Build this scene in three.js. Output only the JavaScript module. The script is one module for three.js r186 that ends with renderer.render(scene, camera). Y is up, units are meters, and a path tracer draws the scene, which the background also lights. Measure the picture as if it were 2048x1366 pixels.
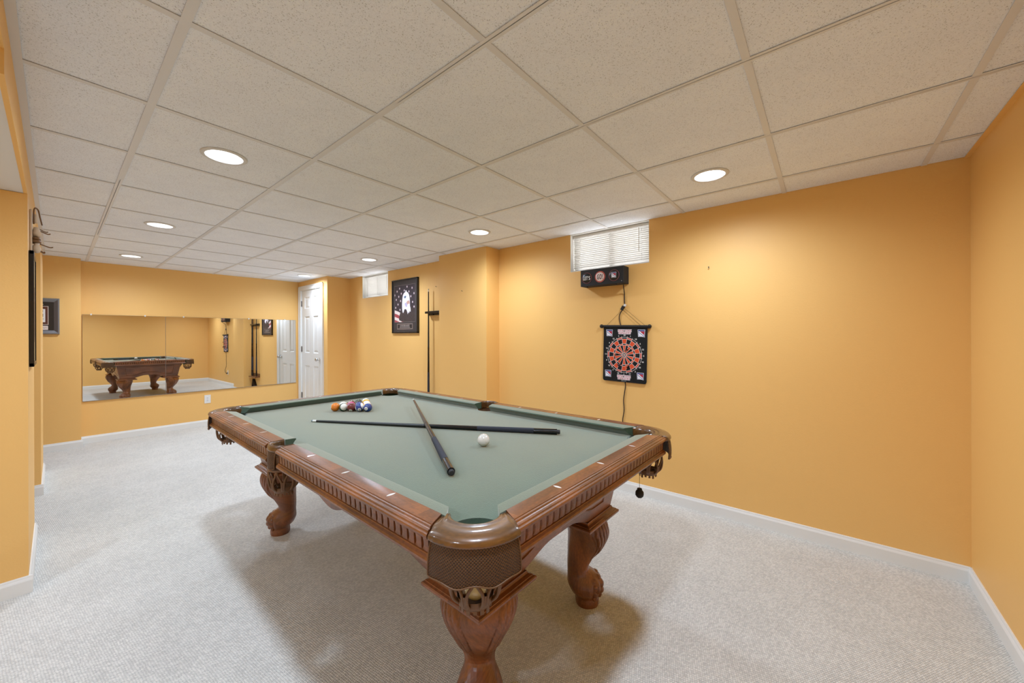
import * as THREE from 'three';
import { mergeGeometries, toCreasedNormals } from 'three/addons/utils/BufferGeometryUtils.js';
import { RoundedBoxGeometry } from 'three/addons/geometries/RoundedBoxGeometry.js';

// ---------------------------------------------------------------- camera, sky, exposure
const W = 2048, H = 1366, FOCAL = 755.83;
const scene = new THREE.Scene();
const camera = new THREE.PerspectiveCamera(2 * Math.atan(H / 2 / FOCAL) * 180 / Math.PI, W / H, 0.03, 60);
camera.position.set(0, 1.274, 0);
camera.rotation.order = 'YXZ';
camera.rotation.set(0, -0.8796, -0.0033);
camera.setViewOffset(W, H, 0, 683 - 671.3, W, H);          // lens shift
camera.updateProjectionMatrix();
scene.add(camera);
const renderer = new THREE.WebGLRenderer({ antialias: true });
renderer.toneMapping = THREE.LinearToneMapping;
renderer.toneMappingExposure = 1.0;
renderer.shadowMap.enabled = true;
scene.background = new THREE.Color().setRGB(1, 0.99, 0.98);               // overcast daylight outside the basement windows
scene.backgroundIntensity = 6.5;
const LAMP = 4.8;                                           // each ceiling can, candela
const GLOW = 8;

// ---------------------------------------------------------------- room measures (metres)
const CEIL = 2.18, XR = 2.979, ZN = 0.575, ZF = -6.831, ZFL = -6.642, XL = -0.087, XOUT = -1.7, DECK = 2.34;

// ---------------------------------------------------------------- helpers
let seed = 1234567;
const rnd = () => ((seed = (seed * 1664525 + 1013904223) >>> 0) / 4294967296);
const V = (x, y, z) => new THREE.Vector3(x, y, z);
const used = new Map();
function numbered(n) { const k = used.get(n) || 0; used.set(n, k + 1); return k ? n + '_' + String(k).padStart(3, '0') : n; }
function sh(m) { m.castShadow = true; m.receiveShadow = true; return m; }
function mesh(name, geo, mat, parent) {
  const m = sh(new THREE.Mesh(geo, mat));
  m.name = parent ? name : numbered(name);
  (parent || scene).add(m);
  return m;
}
function part(name, geo, mat, parent, label) { const m = mesh(name, geo, mat, parent); if (label) m.userData.label = label; return m; }
function thing(name, label, category, pos = [0, 0, 0], turn = 0, group) {
  const o = new THREE.Group(); o.name = numbered(name); o.position.set(...pos); o.rotation.y = turn; scene.add(o);
  o.userData = { label, category }; if (group) o.userData.group = group;
  return o;
}
function tag(o, label, category, group) { o.userData.label = label; o.userData.category = category; if (group) o.userData.group = group; return o; }
function struct(name, geo, mat, label) { const m = mesh(name, geo, mat); m.userData.kind = 'structure'; if (label) m.userData.label = label; return m; }
function structGroup(name, label) { const g = new THREE.Group(); g.name = numbered(name); g.userData.kind = 'structure'; if (label) g.userData.label = label; scene.add(g); return g; }
const bx = (w, h, d, x = 0, y = 0, z = 0) => boxUV(new THREE.BoxGeometry(w, h, d).translate(x, y, z));
const span = (x0, x1, y0, y1, z0, z1) => bx(x1 - x0, y1 - y0, z1 - z0, (x0 + x1) / 2, (y0 + y1) / 2, (z0 + z1) / 2);
const rbox = (w, h, d, r, x = 0, y = 0, z = 0, s = 2) => boxUV(new RoundedBoxGeometry(w, h, d, s, r).translate(x, y, z));
// uv in metres from the dominant axis of each normal
function boxUV(g) {
  const p = g.attributes.position, n = g.attributes.normal, uv = new Float32Array(p.count * 2);
  for (let i = 0; i < p.count; i++) {
    const ax = Math.abs(n.getX(i)), ay = Math.abs(n.getY(i)), az = Math.abs(n.getZ(i));
    const x = p.getX(i), y = p.getY(i), z = p.getZ(i);
    if (ay >= ax && ay >= az) { uv[2 * i] = x; uv[2 * i + 1] = z; } else if (ax >= az) { uv[2 * i] = z; uv[2 * i + 1] = y; } else { uv[2 * i] = x; uv[2 * i + 1] = y; }
  }
  g.setAttribute('uv', new THREE.BufferAttribute(uv, 2));
  return g;
}
function geoFrom(pos, idx, uv, crease = 0.6) {
  let g = new THREE.BufferGeometry();
  g.setAttribute('position', new THREE.Float32BufferAttribute(pos, 3));
  g.setAttribute('uv', new THREE.Float32BufferAttribute(uv || new Array(pos.length / 3 * 2).fill(0), 2));
  g.setIndex(idx);
  g = toCreasedNormals(g, crease);
  if (!uv) boxUV(g);
  return g;
}
// closed profile [[d, y], ...] swept along x from x0 to x1 (numbers or functions of d, y): d runs along +z
function sweep(profile, x0, x1, crease = 0.5) {
  const f0 = typeof x0 === 'function' ? x0 : () => x0, f1 = typeof x1 === 'function' ? x1 : () => x1;
  const pos = [], idx = [], uv = [], n = profile.length; let s = 0;
  for (let i = 0; i <= n; i++) {
    const [d, y] = profile[i % n], [dp, yp] = profile[(i + n - 1) % n];
    if (i) s += Math.hypot(d - dp, y - yp);
    pos.push(f0(d, y), y, d, f1(d, y), y, d); uv.push(f0(d, y), s, f1(d, y), s);
  }
  const area = profile.reduce((a, p, i) => { const q = profile[(i + 1) % n]; return a + p[0] * q[1] - q[0] * p[1]; }, 0);
  for (let i = 0; i < n; i++) { const a = 2 * i; if (area > 0) idx.push(a, a + 2, a + 1, a + 1, a + 2, a + 3); else idx.push(a, a + 1, a + 2, a + 1, a + 3, a + 2); }
  const tri = THREE.ShapeUtils.triangulateShape(profile.map(p => new THREE.Vector2(p[0], p[1])), []);
  for (const [f, flip] of [[f0, area < 0], [f1, area > 0]]) {
    const b = pos.length / 3;
    for (const [d, y] of profile) { pos.push(f(d, y), y, d); uv.push(d, y); }
    for (const t of tri) { if (flip) idx.push(b + t[0], b + t[2], b + t[1]); else idx.push(b + t[0], b + t[1], b + t[2]); }
  }
  const ccw = geoFrom(pos, idx, uv, crease);
  return fixOut(ccw);
}
// flips the winding of a closed mesh whose signed volume is negative
function fixOut(g) {
  const p = g.attributes.position; let v = 0; const a = V(), b = V(), c = V();
  for (let i = 0; i < p.count; i += 3) { a.fromBufferAttribute(p, i); b.fromBufferAttribute(p, i + 1); c.fromBufferAttribute(p, i + 2); v += a.dot(b.cross(c)); }
  if (v < 0) {
    for (const k of Object.keys(g.attributes)) {
      const at = g.attributes[k], s = at.itemSize, ar = at.array;
      for (let i = 0; i < at.count; i += 3) for (let j = 0; j < s; j++) { const t = ar[(i + 1) * s + j]; ar[(i + 1) * s + j] = ar[(i + 2) * s + j]; ar[(i + 2) * s + j] = t; }
    }
    const n = g.attributes.normal.array; for (let i = 0; i < n.length; i++) n[i] = -n[i];
  }
  return g;
}
// turns the winding round after a mirroring matrix, normals kept
function flip(g) { for (const k of Object.keys(g.attributes)) { const at = g.attributes[k], s = at.itemSize, ar = at.array; for (let i = 0; i < at.count; i += 3) for (let j = 0; j < s; j++) { const t = ar[(i + 1) * s + j]; ar[(i + 1) * s + j] = ar[(i + 2) * s + j]; ar[(i + 2) * s + j] = t; } } return g; }
// rings: array of arrays of [x, y, z]; joins successive rings; closed: each ring is closed; caps fill first and last ring
function loft(rings, { closed = true, caps = true, crease = 0.7, uvs = null } = {}) {
  const pos = [], idx = [], uv = [], m = rings[0].length, c = closed ? m + 1 : m;
  rings.forEach((r, i) => { let s = 0; for (let j = 0; j < c; j++) { const p = r[j % m], q = r[(j + m - 1) % m]; if (j) s += Math.hypot(p[0] - q[0], p[1] - q[1], p[2] - q[2]); pos.push(...p); uv.push(...(uvs ? uvs(i, j, p, s) : [s, p[1]])); } });
  for (let i = 0; i + 1 < rings.length; i++) for (let j = 0; j + 1 < c; j++) { const a = i * c + j, b = a + c; idx.push(a, b, a + 1, a + 1, b, b + 1); }
  if (caps) for (const [i, flip] of [[0, true], [rings.length - 1, false]]) {
    const b = pos.length / 3, r = rings[i], ce = r.reduce((s, p) => [s[0] + p[0] / m, s[1] + p[1] / m, s[2] + p[2] / m], [0, 0, 0]);
    pos.push(...ce); uv.push(0, 0);
    for (const p of r) { pos.push(...p); uv.push(p[0], p[2]); }
    for (let j = 0; j < m; j++) { const k = (j + 1) % m; if (flip) idx.push(b, b + 1 + j, b + 1 + k); else idx.push(b, b + 1 + k, b + 1 + j); }
  }
  const g = geoFrom(pos, idx, uv, crease);
  return closed && caps ? fixOut(g) : g;
}
const tube = (pts, r, seg = 24, rad = 8, tension = 0.5) => new THREE.TubeGeometry(new THREE.CatmullRomCurve3(pts, false, 'catmullrom', tension), seg, r, rad, false);
function clean(gs) { return mergeGeometries(gs.map(g => { const h = g.index ? g.toNonIndexed() : g.clone(); for (const k of Object.keys(h.attributes)) if (!['position', 'normal', 'uv'].includes(k)) h.deleteAttribute(k); return h; })); }
const lathe = (pts, seg = 32) => new THREE.LatheGeometry(pts.map(p => new THREE.Vector2(p[0], p[1])), seg);
const ext = (shape, depth, bevel = 0, curveSegments = 12) => new THREE.ExtrudeGeometry(shape, { depth, bevelEnabled: bevel > 0, bevelSize: bevel, bevelThickness: bevel, bevelSegments: 2, curveSegments });
function poly(pts) { const s = new THREE.Shape(); pts.forEach((p, i) => i ? s.lineTo(p[0], p[1]) : s.moveTo(p[0], p[1])); s.closePath(); return s; }
function rectPath(x0, y0, x1, y1) { const s = new THREE.Path(); s.moveTo(x0, y0); s.lineTo(x1, y0); s.lineTo(x1, y1); s.lineTo(x0, y1); s.closePath(); return s; }

// ---------------------------------------------------------------- textures
function hash(x, y, s) { let h = (x * 374761393 + y * 668265263 + s * 2147483647) | 0; h = Math.imul(h ^ (h >>> 13), 1274126177); return ((h ^ (h >>> 16)) >>> 0) / 4294967296; }
function vnoise(x, y, per, s) {                               // tiling value noise, period per
  const xi = Math.floor(x), yi = Math.floor(y), fx = x - xi, fy = y - yi, u = fx * fx * (3 - 2 * fx), v = fy * fy * (3 - 2 * fy);
  const w = (a, b) => hash(((a % per) + per) % per, ((b % per) + per) % per, s);
  return (w(xi, yi) * (1 - u) + w(xi + 1, yi) * u) * (1 - v) + (w(xi, yi + 1) * (1 - u) + w(xi + 1, yi + 1) * u) * v;
}
function dataTex(n, fn, srgb, metres) {                        // fn(u, v) -> [r, g, b] 0..1
  const d = new Uint8Array(n * n * 4);
  for (let y = 0; y < n; y++) for (let x = 0; x < n; x++) { const c = fn((x + 0.5) / n, (y + 0.5) / n), i = (y * n + x) * 4; for (let k = 0; k < 3; k++) d[i + k] = Math.max(0, Math.min(255, Math.round(c[k] * 255))); d[i + 3] = 255; }
  const t = new THREE.DataTexture(d, n, n, THREE.RGBAFormat);
  t.wrapS = t.wrapT = THREE.RepeatWrapping; t.magFilter = THREE.LinearFilter; t.minFilter = THREE.LinearMipmapLinearFilter; t.generateMipmaps = true; t.anisotropy = 8;
  if (srgb) t.colorSpace = THREE.SRGBColorSpace;
  t.repeat.set(1 / metres, 1 / metres); t.needsUpdate = true;
  return t;
}
function canvasTex(w, h, draw) {
  const c = document.createElement('canvas'); c.width = w; c.height = h; draw(c.getContext('2d'), w, h);
  const t = new THREE.CanvasTexture(c); t.colorSpace = THREE.SRGBColorSpace; t.anisotropy = 8; return t;
}
const grey = f => (u, v) => { const g = f(u, v); return [g, g, g]; };

// carpet: looped pile in offset rows
function loopPile(u, v) {
  const N = 96, r = Math.floor(v * N), q = u * N * 0.625 + (r % 2) * 0.5 + 0.35 * (vnoise(u * 30, v * 30, 30, 5) - 0.5);
  const fx = q - Math.floor(q) - 0.5, fy = v * N - r - 0.5;
  const loop = Math.max(0, 1 - Math.pow(Math.abs(fx) * 2, 2.2)) * Math.max(0, 1 - Math.pow(Math.abs(fy) * 2, 2.4));
  return [loop, hash(Math.floor(q) % 60, r, 9)];
}
const carpetMap = dataTex(1024, (u, v) => {
  const [l, k] = loopPile(u, v), f = vnoise(u * 300, v * 300, 300, 3), b = vnoise(u * 7, v * 7, 7, 4);
  const g = 0.765 + 0.165 * Math.sqrt(l) + 0.09 * (k - 0.5) + 0.09 * (f - 0.5) + 0.03 * (b - 0.5);
  return [g * 0.985, g * 0.972, g * 0.942];
}, true, 0.6);
const carpetBump = dataTex(1024, grey((u, v) => { const [l, k] = loopPile(u, v); return 0.15 + 0.6 * l + 0.2 * (k - 0.5) + 0.15 * (vnoise(u * 256, v * 256, 256, 6) - 0.5); }), false, 0.6);
// mineral fibre ceiling tile: pinholes and worm marks
const holes = [];
for (let i = 0; i < 9000; i++) holes.push([rnd(), rnd(), 0.0005 + 0.0014 * Math.pow(rnd(), 3), rnd()]);
const holeGrid = (() => { const n = 1024, a = new Float32Array(n * n); for (const [hu, hv, r, k] of holes) { const R = Math.max(1, Math.ceil(r / 0.61 * n)); for (let j = -R; j <= R; j++) for (let i = -R; i <= R; i++) { const d = Math.hypot(i, j * (0.6 + k)) / (r / 0.61 * n + 0.35); if (d < 1) { const x = ((Math.floor(hu * n) + i) % n + n) % n, y = ((Math.floor(hv * n) + j) % n + n) % n; a[y * n + x] = Math.max(a[y * n + x], (1 - d * d) * (0.45 + 0.55 * k)); } } } return (u, v) => a[Math.floor(v * n) * n + Math.floor(u * n)]; })();
const tileMap = dataTex(1024, (u, v) => { const h = holeGrid(u, v), f = vnoise(u * 220, v * 220, 220, 11), g = 0.965 + 0.04 * (f - 0.5) + 0.02 * (vnoise(u * 9, v * 9, 9, 2) - 0.5) - 0.33 * h; return [g * 0.985, g - 0.012 * h, g * 1.03 - 0.03 * h]; }, true, 0.61);
const tileBump = dataTex(1024, grey((u, v) => 0.75 - 0.6 * holeGrid(u, v) + 0.2 * (vnoise(u * 180, v * 180, 180, 12) - 0.5)), false, 0.61);
// rolled wall paint
const wallBump = dataTex(512, grey((u, v) => 0.5 + 0.5 * (vnoise(u * 90, v * 90, 90, 21) - 0.5) + 0.25 * (vnoise(u * 200, v * 200, 200, 22) - 0.5)), false, 0.45);
// stained wood, grain along u
const grain = (u, v) => { const w = vnoise(u * 3, v * 40, 40, 31) * 0.5 + vnoise(u * 6, v * 110, 110, 32) * 0.3 + vnoise(u * 14, v * 200, 200, 33) * 0.2; return w; };
const woodMap = dataTex(512, (u, v) => { const g = grain(u, v), m = vnoise(u * 5, v * 9, 45, 35), t = 0.80 + 0.20 * (g - 0.5) + 0.22 * (m - 0.5) + 0.14 * (vnoise(u * 60, v * 120, 120, 36) - 0.5); return [t, t * 0.97, t * 0.93]; }, true, 0.5);
// tooled leather, basket weave
const weave = (u, v) => { const n = 14, a = (u + v) * n, b = (u - v) * n, fa = a - Math.floor(a) - 0.5, fb = b - Math.floor(b) - 0.5; return Math.max(0, 1 - 4.4 * (fa * fa + fb * fb)); };
const leatherMap = dataTex(512, (u, v) => { const w = weave(u, v), f = vnoise(u * 80, v * 80, 80, 41), t = 0.50 + 0.50 * (1 - w) + 0.16 * (f - 0.5); return [t, t * 0.95, t * 0.9]; }, true, 0.105);
const leatherBump = dataTex(512, grey((u, v) => 0.8 - 0.7 * weave(u, v)), false, 0.105);
// billiard cloth
const clothMap = dataTex(512, (u, v) => { const f = vnoise(u * 170, v * 170, 170, 51), b = vnoise(u * 8, v * 8, 8, 52), t = 0.92 + 0.10 * (f - 0.5) + 0.05 * (b - 0.5); return [t, t, t]; }, true, 0.5);
const clothBump = dataTex(512, grey((u, v) => vnoise(u * 200, v * 200, 200, 53)), false, 0.3);

// ---------------------------------------------------------------- materials
const std = (o) => new THREE.MeshStandardMaterial(o);
const phy = (o) => new THREE.MeshPhysicalMaterial(o);
const lin = (r, g, b) => new THREE.Color().setRGB(r, g, b);
const M = {
  wall: std({ color: lin(0.885, 0.525, 0.168), roughness: 0.55, bumpMap: wallBump, bumpScale: 0.0003 }),
  white: std({ color: lin(0.83, 0.82, 0.785), roughness: 0.42 }),
  plaster: std({ color: lin(0.76, 0.76, 0.75), roughness: 0.9 }),
  tile: std({ color: 0xffffff, map: tileMap, roughness: 0.95, bumpMap: tileBump, bumpScale: 0.0012 }),
  grid: std({ color: lin(0.76, 0.755, 0.76), roughness: 0.5 }),
  carpet: std({ color: 0xffffff, map: carpetMap, roughness: 1, bumpMap: carpetBump, bumpScale: 0.0038 }),
  mirror: std({ color: lin(0.86, 0.86, 0.83), roughness: 0.012, metalness: 1 }),
  wood: phy({ color: lin(0.33, 0.110, 0.023), map: woodMap, roughness: 0.45, clearcoat: 0.55, clearcoatRoughness: 0.24 }),
  woodDark: phy({ color: lin(0.30, 0.105, 0.028), map: woodMap, roughness: 0.42, clearcoat: 0.6, clearcoatRoughness: 0.2 }),
  casting: phy({ color: lin(0.22, 0.100, 0.026), map: woodMap, roughness: 0.36, clearcoat: 0.6, clearcoatRoughness: 0.1 }),
  leather: phy({ color: lin(0.125, 0.060, 0.019), map: leatherMap, roughness: 0.55, bumpMap: leatherBump, bumpScale: 0.002 }),
  strap: phy({ color: lin(0.15, 0.070, 0.024), roughness: 0.5, clearcoat: 0.15, clearcoatRoughness: 0.3 }),
  cloth: phy({ color: lin(0.045, 0.098, 0.048), map: clothMap, roughness: 0.95, bumpMap: clothBump, bumpScale: 0.0003, sheen: 2, sheenColor: lin(0.95, 1, 0.92), sheenRoughness: 1 }),
  pearl: phy({ color: lin(0.82, 0.80, 0.75), roughness: 0.2, clearcoat: 0.8 }),
  black: phy({ color: lin(0.009, 0.009, 0.010), roughness: 0.2 }),
  blackMat: std({ color: lin(0.014, 0.014, 0.015), roughness: 0.7 }),
  rubber: std({ color: lin(0.02, 0.02, 0.022), roughness: 0.6 }),
  navy: std({ color: lin(0.022, 0.026, 0.04), roughness: 0.75 }),
  ferrule: std({ color: lin(0.78, 0.77, 0.72), roughness: 0.4 }),
  tip: std({ color: lin(0.16, 0.22, 0.25), roughness: 0.9 }),
  metal: std({ color: lin(0.62, 0.62, 0.61), roughness: 0.25, metalness: 1 }),
  chromeDark: std({ color: lin(0.33, 0.32, 0.31), roughness: 0.35, metalness: 1 }),
  trim: std({ color: lin(0.70, 0.69, 0.67), roughness: 0.5 }),
  glass: phy({ color: 0xffffff, roughness: 0.02, transmission: 1, thickness: 0, ior: 1.5 }),
  slat: phy({ color: lin(0.86, 0.86, 0.85), roughness: 0.5, transmission: 0.34, thickness: 0 }),
  vinyl: std({ color: lin(0.82, 0.82, 0.81), roughness: 0.4 }),
  cord: std({ color: lin(0.03, 0.018, 0.012), roughness: 0.6 }),
  string: std({ color: lin(0.22, 0.12, 0.04), roughness: 0.9 }),
  glow: std({ color: 0x000000, emissive: lin(1, 0.98, 0.94), emissiveIntensity: GLOW }),
  silver: std({ color: lin(0.24, 0.245, 0.26), roughness: 0.38, metalness: 0.55 }),
  steel: std({ color: lin(0.3, 0.3, 0.3), roughness: 0.4, metalness: 1 }),
};

// ================================================================ LARGE STRUCTURE
// floor, with faint tonal patches in the pile
{
  const g = new THREE.PlaneGeometry(XR - XOUT + 0.3, ZN - ZF + 0.3, 60, 90).rotateX(-Math.PI / 2).translate((XR + XOUT) / 2, 0, (ZN + ZF) / 2);
  const p = g.attributes.position, c = new Float32Array(p.count * 3), uv = g.attributes.uv;
  for (let i = 0; i < p.count; i++) {
    const x = p.getX(i), z = p.getZ(i), k = 0.97 + 0.07 * (vnoise(x * 1.3 + 40, z * 1.3 + 40, 1000, 61) - 0.5) + 0.05 * (vnoise(x * 4 + 40, z * 2 + 40, 1000, 62) - 0.5);
    c[3 * i] = c[3 * i + 1] = c[3 * i + 2] = k;
    const a = -0.56, ca = Math.cos(a), sa = Math.sin(a); uv.setXY(i, ca * x - sa * z, sa * x + ca * z);
  }
  g.setAttribute('color', new THREE.BufferAttribute(c, 3));
  M.carpet.vertexColors = true;
  const f = struct('floor', g, M.carpet, 'pale grey looped carpet over the whole room');
  mesh('floor_slab', span(XOUT - 0.15, XR + 0.15, -0.12, -0.004, ZF - 0.15, ZN + 0.15), M.plaster, f);
}
// ceiling: tiles on a metal grid
const GX = []; for (let j = 1; j <= 5; j++) GX.push(-0.3687 + 0.6096 * j);
const GZ = []; for (let i = -3; i <= 8; i++) GZ.push(-1.416 - 0.6096 * i);
const LX = [(GX[0] + GX[1]) / 2, (GX[3] + GX[4]) / 2], LZ = [-2, 1, 4, 7].map(k => -1.416 - 0.6096 * (k + 0.5));
{
  const ceil = structGroup('ceiling', 'suspended ceiling of pitted white tiles in a metal grid');
  mesh('ceiling_deck', span(XOUT - 0.15, XR + 0.15, DECK, DECK + 0.1, ZF - 0.15, ZN + 0.15), M.plaster, ceil);
  const xs = [XL, ...GX, XR], zs = [ZN, ...GZ, ZF];
  const lay = 0.0035;
  const cache = new Map();
  for (let a = 0; a + 1 < xs.length; a++) for (let b = 0; b + 1 < zs.length; b++) {
    const w = xs[a + 1] - xs[a] - 0.004, d = zs[b] - zs[b + 1] - 0.004, cx = (xs[a] + xs[a + 1]) / 2, cz = (zs[b] + zs[b + 1]) / 2;
    const lit = LX.some(x => Math.abs(x - cx) < 0.05) && LZ.some(z => Math.abs(z - cz) < 0.05);
    const key = w.toFixed(3) + d.toFixed(3) + lit;
    if (!cache.has(key)) {
      const s = poly([[-w / 2, -d / 2], [w / 2, -d / 2], [w / 2, d / 2], [-w / 2, d / 2]]);
      if (lit) { const h = new THREE.Path(); h.absarc(0, 0, 0.084, 0, Math.PI * 2); s.holes.push(h); }
      cache.set(key, boxUV(ext(s, 0.015, 0, 32).rotateX(Math.PI / 2).translate(0, 0.015, 0)));
    }
    const t = mesh('ceiling_tile', cache.get(key), M.tile, ceil);
    t.position.set(cx, CEIL + lay, cz); t.rotation.y = ((a * 7 + b * 3) % 2) * Math.PI;
  }
  const fl = 0.0125;                                          // half flange of the T bars
  const runner = x => clean([span(x - fl, x + fl, CEIL, CEIL + 0.0015, ZF, ZN), span(x - 0.001, x + 0.001, CEIL, CEIL + 0.03, ZF, ZN)]);
  for (const x of GX) mesh('grid_runner', runner(x), M.grid, ceil);
  for (let a = 0; a + 1 < xs.length; a++) {
    const x0 = xs[a] + (a ? fl : 0), x1 = xs[a + 1] - (a + 2 < xs.length ? fl : 0), g = span(x0, x1, CEIL + 0.0003, CEIL + 0.0016, -0.0115, 0.0115);
    for (const z of GZ) mesh('cross_tee', g, M.grid, ceil).position.z = z;
  }
  const wallAngle = (g, m, l) => { const o = mesh('wall_angle', g, m, ceil); if (l) o.userData.label = l; };
  wallAngle(span(XL, XL + 0.021, CEIL - 0.0015, CEIL + 0.001, ZFL, ZN), M.grid);
  wallAngle(span(XL, XR, CEIL - 0.0015, CEIL + 0.001, ZN - 0.021, ZN), M.wall, 'edge strip painted orange');
}
// walls
const wallShape = (name, pts, holes_, thick, place, label) => { const s = poly(pts); for (const h of holes_) s.holes.push(rectPath(...h)); return struct(name, place(boxUV(ext(s, thick))), M.wall, label); };
// right wall with two high windows: shape in (-z, y), extruded towards +x
const WIN = [[-1.774, -1.062], [-5.411, -4.720]], SILL = 1.846;
{
  const s = poly([[-(ZN + 0.12), 0], [-ZN, 0], [-ZF, 0], [-ZF + 0.12, 0], [-ZF + 0.12, DECK], [-(ZN + 0.12), DECK]]);
  for (const [z0, z1] of WIN) s.holes.push(rectPath(-z1, SILL, -z0, CEIL + 0.02));
  struct('wall_right', boxUV(ext(s, 0.14)).applyMatrix4(new THREE.Matrix4().set(0, 0, 1, XR, 0, 1, 0, 0, -1, 0, 0, 0, 0, 0, 0, 1)), M.wall, 'long orange wall with two small high windows');
}
struct('wall_bumpout', span(2.785, XR, 0, DECK, -3.378, -2.640), M.wall, 'orange boxed-out section of the long wall');
struct('wall_far', span(0.19, 2.62, 0, DECK, ZF - 0.14, ZF), M.wall, 'orange end wall that carries the mirror');
struct('wall_far_left', span(XOUT, 0.19, 0, DECK, ZF - 0.14, ZFL), M.wall, 'orange end wall section standing forward at the corner');
{ // closet wall with a door opening, shape in (-z, y)
  const s = poly([[5.785, 0], [5.985, 0], [5.985, 2.035], [6.725, 2.035], [6.725, 0], [6.95, 0], [6.95, DECK], [5.785, DECK]]);
  struct('wall_closet', boxUV(ext(s, 0.12)).applyMatrix4(new THREE.Matrix4().set(0, 0, 1, 2.62, 0, 1, 0, 0, -1, 0, 0, 0, 0, 0, 0, 1)), M.wall, 'orange closet wall around the white door');
}
struct('wall_closet_return', span(2.74, XR, 0, DECK, -5.905, -5.785), M.wall, 'short orange closet wall facing the room');
struct('wall_near', span(XOUT, XR, 0, DECK, ZN, ZN + 0.13), M.wall, 'orange wall at the near end');
struct('wall_left', span(XOUT, XL, 0, 1.99, -3.9, -3.07), M.wall, 'orange wall end beside the opening');
struct('wall_left_far', span(XOUT, XL + 0.012, 0, 1.99, -5.7, -4.885), M.wall, 'orange wall section near the mirror');
struct('wall_hall', span(XOUT - 0.12, XOUT, 0, DECK, ZF, ZN), M.wall, 'orange wall of the side hall');
struct('ceiling_hall', clean([span(XOUT, XL - 0.012, 1.992, DECK, ZFL, -1.72), span(XOUT, XL - 0.012, 2.062, DECK, -1.72, ZN)]), M.plaster, 'plain white ceiling of the side hall');
struct('trim_header', clean([span(XL - 0.012, XL, 1.99, DECK, ZFL, -1.72), span(XL - 0.012, XL, 2.06, DECK, -1.72, ZN)]), M.wall, 'orange header above the side openings');
// baseboards
{
  const prof = (t = 0.013, h = 0.0845) => [[0, 0], [t, 0], [t, h - 0.022], [t - 0.003, h - 0.014], [t - 0.005, h - 0.011], [t - 0.006, h - 0.004], [t - 0.008, h], [0, h]];
  // run from (x0, z0) to (x1, z1), the room on the right-hand side of the walk
  const run = (x0, z0, x1, z1) => { const L = Math.hypot(x1 - x0, z1 - z0), g = sweep(prof(), 0, L, 0.3); g.rotateY(Math.atan2(-(z1 - z0), x1 - x0)); g.translate(x0, 0, z0); return g; };
  const b = (name, gs) => struct(name, clean(gs), M.white, 'white baseboard');
  const e = 0.013;
  b('baseboard_right', [run(XR, -2.640, XR, ZN).applyMatrix4(new THREE.Matrix4()), ].map(g => g));
  b('baseboard_bumpout', [run(2.785 - e, -2.640, XR, -2.640), run(2.785, -3.378, 2.785, -2.640), run(XR, -3.378, 2.785 - e, -3.378)]);
  b('baseboard_right_far', [run(XR, -5.785, XR, -3.378)]);
  b('baseboard_near', [run(XR, ZN, XL - 1.4, ZN)]);
  b('baseboard_far', [run(0.19, ZF, 2.60, ZF)]);
  b('baseboard_far_left', [run(XOUT, ZFL, 0.19 + e, ZFL), run(0.19, ZFL, 0.19, ZF + e)]);
  b('baseboard_left', [run(XOUT, -3.07, XL + e, -3.07), run(XL, -3.07, XL, -3.9)]);
  b('baseboard_left_far', [run(-0.112, -4.885, XL + 0.012 + e, -4.885), run(XL + 0.012, -4.885, XL + 0.012, -5.7)]);
  b('baseboard_closet', [run(2.62 - e, -5.785, XR, -5.785), run(2.62, -5.9, 2.62, -5.785)]);
}
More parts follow.
